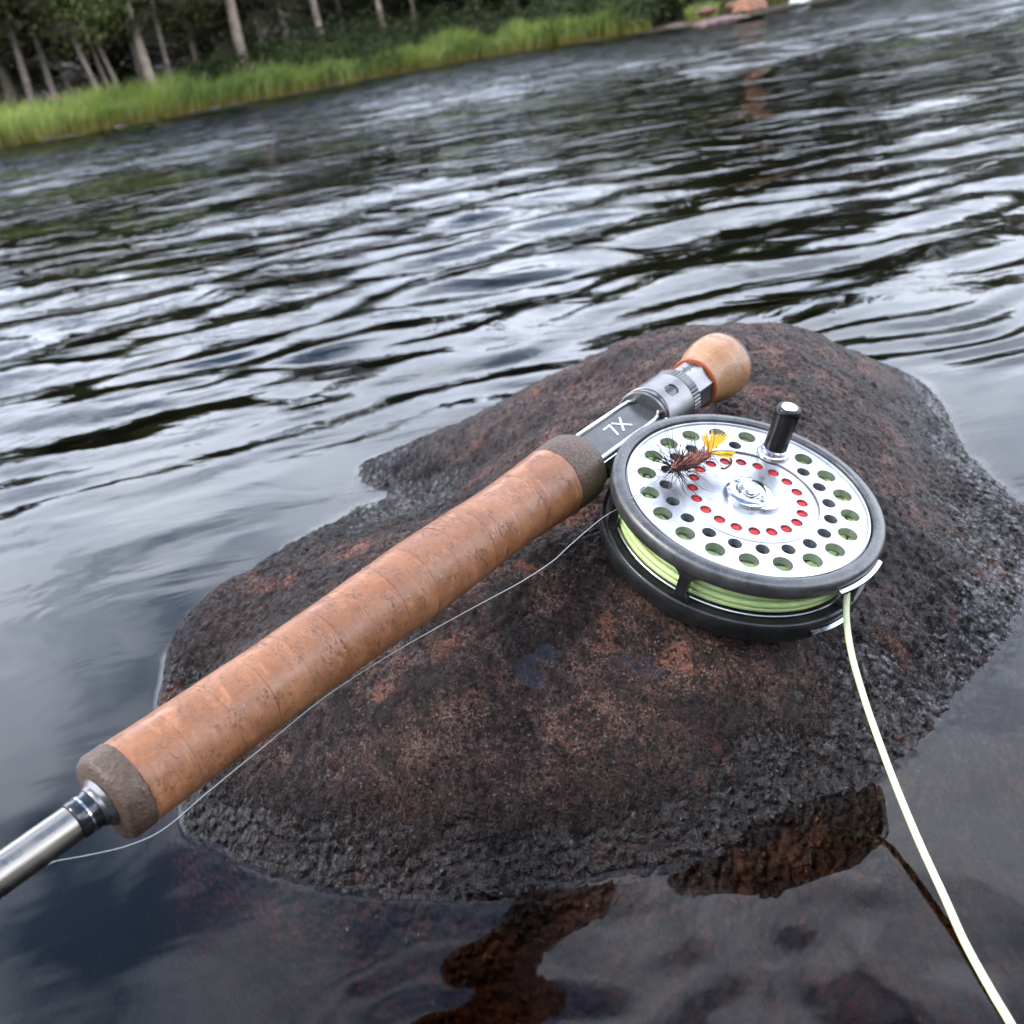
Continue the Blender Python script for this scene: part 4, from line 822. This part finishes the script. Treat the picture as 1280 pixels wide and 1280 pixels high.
while n_ < 95:
    r_ = math.sqrt(random.uniform(.0095 ** 2, .0435 ** 2)); dg = random.uniform(0, 360); p = pol(r_, dg); s = random.choice([.0004, .0006, .0008, .0011, .0015])
    if any(math.hypot(p[0] - h[0][0], p[1] - h[0][1]) < h[1] + s * .6 for h in allh) or math.hypot(p[0] - kb[0], p[1] - kb[1]) < .0075: continue
    p[2] = FZ if r_ > .0265 else FZ - .0006; dome(dm, p, (0, 0, 1), s, s * .45); n_ += 1
for k in range(46):
    dg = random.uniform(0, 360); s = random.choice([.0003, .0005, .0007]); dome(dm, pol(random.uniform(.0465, .049), dg, .0004), (0, 0, 1), s, s * .6)
dome(dm, pol(.0100, 75, FZ - .0004), (0, 0, 1), .0018, .0012, 14); dome(dm, tuple(np.array(kb) + [.0006, .0003, FZ + .0217]), (0, 0, 1), .0011, .0006)
tag(dm.build('water_drops', M['drop'], reel), kind='stuff')
dm = MB()
for k in range(120):
    t_ = random.uniform(.004, .184); a = random.uniform(-.9, 2.6); r_ = float(np.interp(t_, GT, GR)); s = random.choice([.0003, .0004, .0005, .0007, .0010]); dome(dm, (t_, r_ * math.cos(a), r_ * math.sin(a)), (0, math.cos(a), math.sin(a)), s, s * .5)
for (t_, a, s) in [(.078, -.35, .0013), (.062, -.55, .0011), (.0015, -1.25, .0013), (-.0170, -1.35, .0011), (-.0255, -1.35, .0012), (-.004, -1.5, .0009)]:
    r_ = .0122 if t_ > -.003 else .0047; r_ = float(np.interp(t_, GT, GR)) if t_ > .01 else r_; dome(dm, (t_, r_ * math.cos(a), r_ * math.sin(a)), (0, math.cos(a), math.sin(a)), s, s * .8)
tag(dm.build('water_drops', M['drop'], rod), kind='stuff')
# ------------------------------------------------------------------ lines
def rz1(x, y): return float(rock_z(np.array([x]), np.array([y]))[0])
p0 = RC + RE * pol(.0470, 124)[0] + RG * pol(.0470, 124)[1] + RN * -.008
P = [p0 - RN * 0 + (RG * -.002), p0]
for (x, y, z) in [(1058, 770, .046), (1064, 815, .038), (1080, 872, .028), (1100, 930, .020), (1122, 988, .0135), (1150, 1055, .0085), (1180, 1120, .0045), (1206, 1178, .0015), (1240, 1240, .0008), (1266, 1284, .0006), (1330, 1400, .0006), (1420, 1560, .0005)]: P.append(onz(x, y, z))
tag(MB().tube(spline(P, 8), .00112, 12).build('fly_line', M['lineout'], None, True, 80), 'pale yellow green line running from the reel down into the water', 'fishing line')
P = []
LP = [(60, 1081, .262), (72, 1076, .2635), (110, 1069, .268), (160, 1057, .274), (205, 1036, .279), (260, 990, .287), (330, 933, .297), (400, 876, .307), (470, 829, .316), (540, 788, .325), (600, 755, .333), (650, 728, .341), (690, 702, .349), (712, 682, .354), (735, 662, .3595), (755, 646, .3635), (775, 634, .3680)]
for (x, y, d) in LP:
    p = at(x, y, d)
    for _ in range(40):
        if p[2] > rz1(p[0], p[1]) + .0012: break
        d -= .002; p = at(x, y, d)
    P.append(p)
def onface(x, y, off): r = ray(x, y); return EYE + r * (((RC + off * RN - EYE) @ RN) / (r @ RN))
P += [onface(790, 622, .0012), onface(797, 617, .0004), onface(806, 610, -.0006), onface(826, 597, .0010), onface(840, 586, .004)]
lead = spline(P, 8)
ld = MB().tube(lead, .00016, 6); tag(ld.build('leader', M['nylon'], None, True, 80), 'thin clear leader strung with droplets running below the grip to the fly', 'fishing line')
dd = MB()
for k in range(40):
    q = lead[random.randrange(len(lead) // 4, len(lead) - 12)]; s = random.choice([.0003, .0004, .0005]); V = []; Fc = []
    dd.tube([q + np.array([0, 0, s * h_]) for h_ in (-1.5, -1.1, -.4, .3, .6)], [s * .1, s * .7, s, s * .7, s * .1], 8)
o = dd.build('water_drops', M['drop'], None); tag(o, kind='stuff'); o.parent = [q for q in bpy.data.objects if q.name == 'leader'][0]
# ------------------------------------------------------------------ artificial fly lying on the reel
h0 = onface(841, 585, .0055); h1 = onface(889, 566, .0060); ax = h1 - h0; L = np.linalg.norm(ax); ax /= L; sy = np.cross(RN, ax); FM = frame(h0, ax, sy, np.cross(ax, sy))
fly = empty('artificial_fly', FM, 'bushy brown and yellow artificial fly hooked on the reel face', 'fishing fly')
fy = np.random.default_rng(8)
MB().lathe([(-.0006, .0003), (0, .0012), (L * .2, .0022), (L * .5, .0024), (L * .8, .0018), (L, .0006)], 14, 'x', wob=lambda i, a: .25 * math.sin(5 * a + i * 2)).build('body', M['dub'], fly, True, 60)
def hairs(n_, x0, x1, l0, l1, r_, lean, cone=None, seg=3):
    mb = MB()
    for k in range(n_):
        x = fy.uniform(x0, x1); a = fy.uniform(0, 2 * math.pi) if cone is None else fy.normal(cone[0], cone[1]); ln = fy.uniform(l0, l1)
        d = np.array([fy.normal(lean, .3), math.cos(a), math.sin(a)]); d /= np.linalg.norm(d); sg_ = fy.normal(0, .15, 3)
        p = np.array([x, 0, 0.0]); q = [p + d * ln * t_ + sg_ * ln * t_ * t_ for t_ in (0, .35, .7, 1)]
        q = [np.array([u[0], u[1], max(u[2], -.0052)]) for u in q]
        mb.tube(q, [r_, r_ * .85, r_ * .6, r_ * .2], seg, False)
    return mb
hairs(380, .0003, L * .9, .0020, .0044, .00016, .45).build('dubbing', M['dub'], fly, True, 80)['kind'] = 'stuff'
hairs(105, -.0008, .0050, .0085, .0145, .00016, -.05).build('hackle', M['hackle'], fly, True, 80)['kind'] = 'stuff'
hairs(60, .005, L, .0065, .0115, .00013, .2).build('hackle', M['hackle'], fly, True, 80)['kind'] = 'stuff'
tl = MB()
for k in range(60):
    a = fy.normal(.60, .26); ln = fy.uniform(.006, .0125); d = np.array([math.cos(a), math.sin(a), fy.normal(.12, .12)]); p = np.array([L * .95, .0004, .0006])
    tl.tube([p, p + d * ln * .5, p + d * ln + [0, fy.normal(0, .0004), -.0004]], [.0002, .0004, .00016], 3, False)
for k in range(26):
    a = fy.normal(-.50, .14); ln = fy.uniform(.006, .0105); d = np.array([math.cos(a), math.sin(a), fy.normal(-.02, .05)]); p = np.array([L * .92, -.0003, .0003])
    tl.tube([p, p + d * ln * .5, p + d * ln], [.0002, .0004, .00016], 3, False)
tl.build('tail', M['yellow'], fly, True, 80)['kind'] = 'stuff'
MB().tube(spline([(-.001, 0, -.0004), (L * .6, 0, -.0006), (L + .0015, 0, -.0005), (L + .0042, -.0014, -.0006), (L + .0058, -.0040, -.0012), (L + .0046, -.0066, -.0020), (L + .0010, -.0072, -.0026), (L - .0010, -.0066, -.0022)], 6), [.00038] * 42 + [.0001], 8).build('hook', M['hookm'], fly, True, 80)
# ------------------------------------------------------------------ small puddles left on the stone
for k, (x, y, r_, lb) in enumerate([(668, 832, .0075, 'leaf shaped puddle of rainwater in the middle of the boulder'), (640, 776, .0060, 'small puddle on the boulder between the leader and the reel'), (795, 832, .0070, 'shallow puddle on the boulder in the shade below the reel')]):
    for z in np.arange(.085, 0, -.0004):
        p = onz(x, y, z)
        if z <= rz1(p[0], p[1]): break
    g_ = [(rz1(p[0] + d, p[1]) - rz1(p[0] - d, p[1])) / (2 * d) for d in (.009, .011)]; h_ = [(rz1(p[0], p[1] + d) - rz1(p[0], p[1] - d)) / (2 * d) for d in (.009, .011)]
    nrm_ = np.array([-sum(g_) / 2, -sum(h_) / 2, 1.0]); zc = np.mean([rz1(p[0] + dx_, p[1] + dy_) - (sum(g_) / 2 * dx_ + sum(h_) / 2 * dy_) for dx_ in (-.004, 0, .004) for dy_ in (-.004, 0, .004)])
    V = [(0, 0, 0)]; n_ = 40
    for i in range(n_):
        a = 2 * math.pi * i / n_; q = r_ * (1 + .30 * math.sin(2 * a + k) + .22 * math.sin(3 * a + 2 * k) + .12 * math.sin(7 * a)); V.append((q * math.cos(a), q * math.sin(a) * .75, -(sum(-nrm_[:2] * 0)))) 
    V = [(v[0], v[1], sum(g_) / 2 * v[0] + sum(h_) / 2 * v[1]) for v in V]
    o = mk('puddle', V, [(0, 1 + i, 1 + (i + 1) % n_) for i in range(n_)], M['drop']); o.location = (p[0], p[1], zc + .0005); tag(o, lb, 'puddle', 'puddles on the boulder')
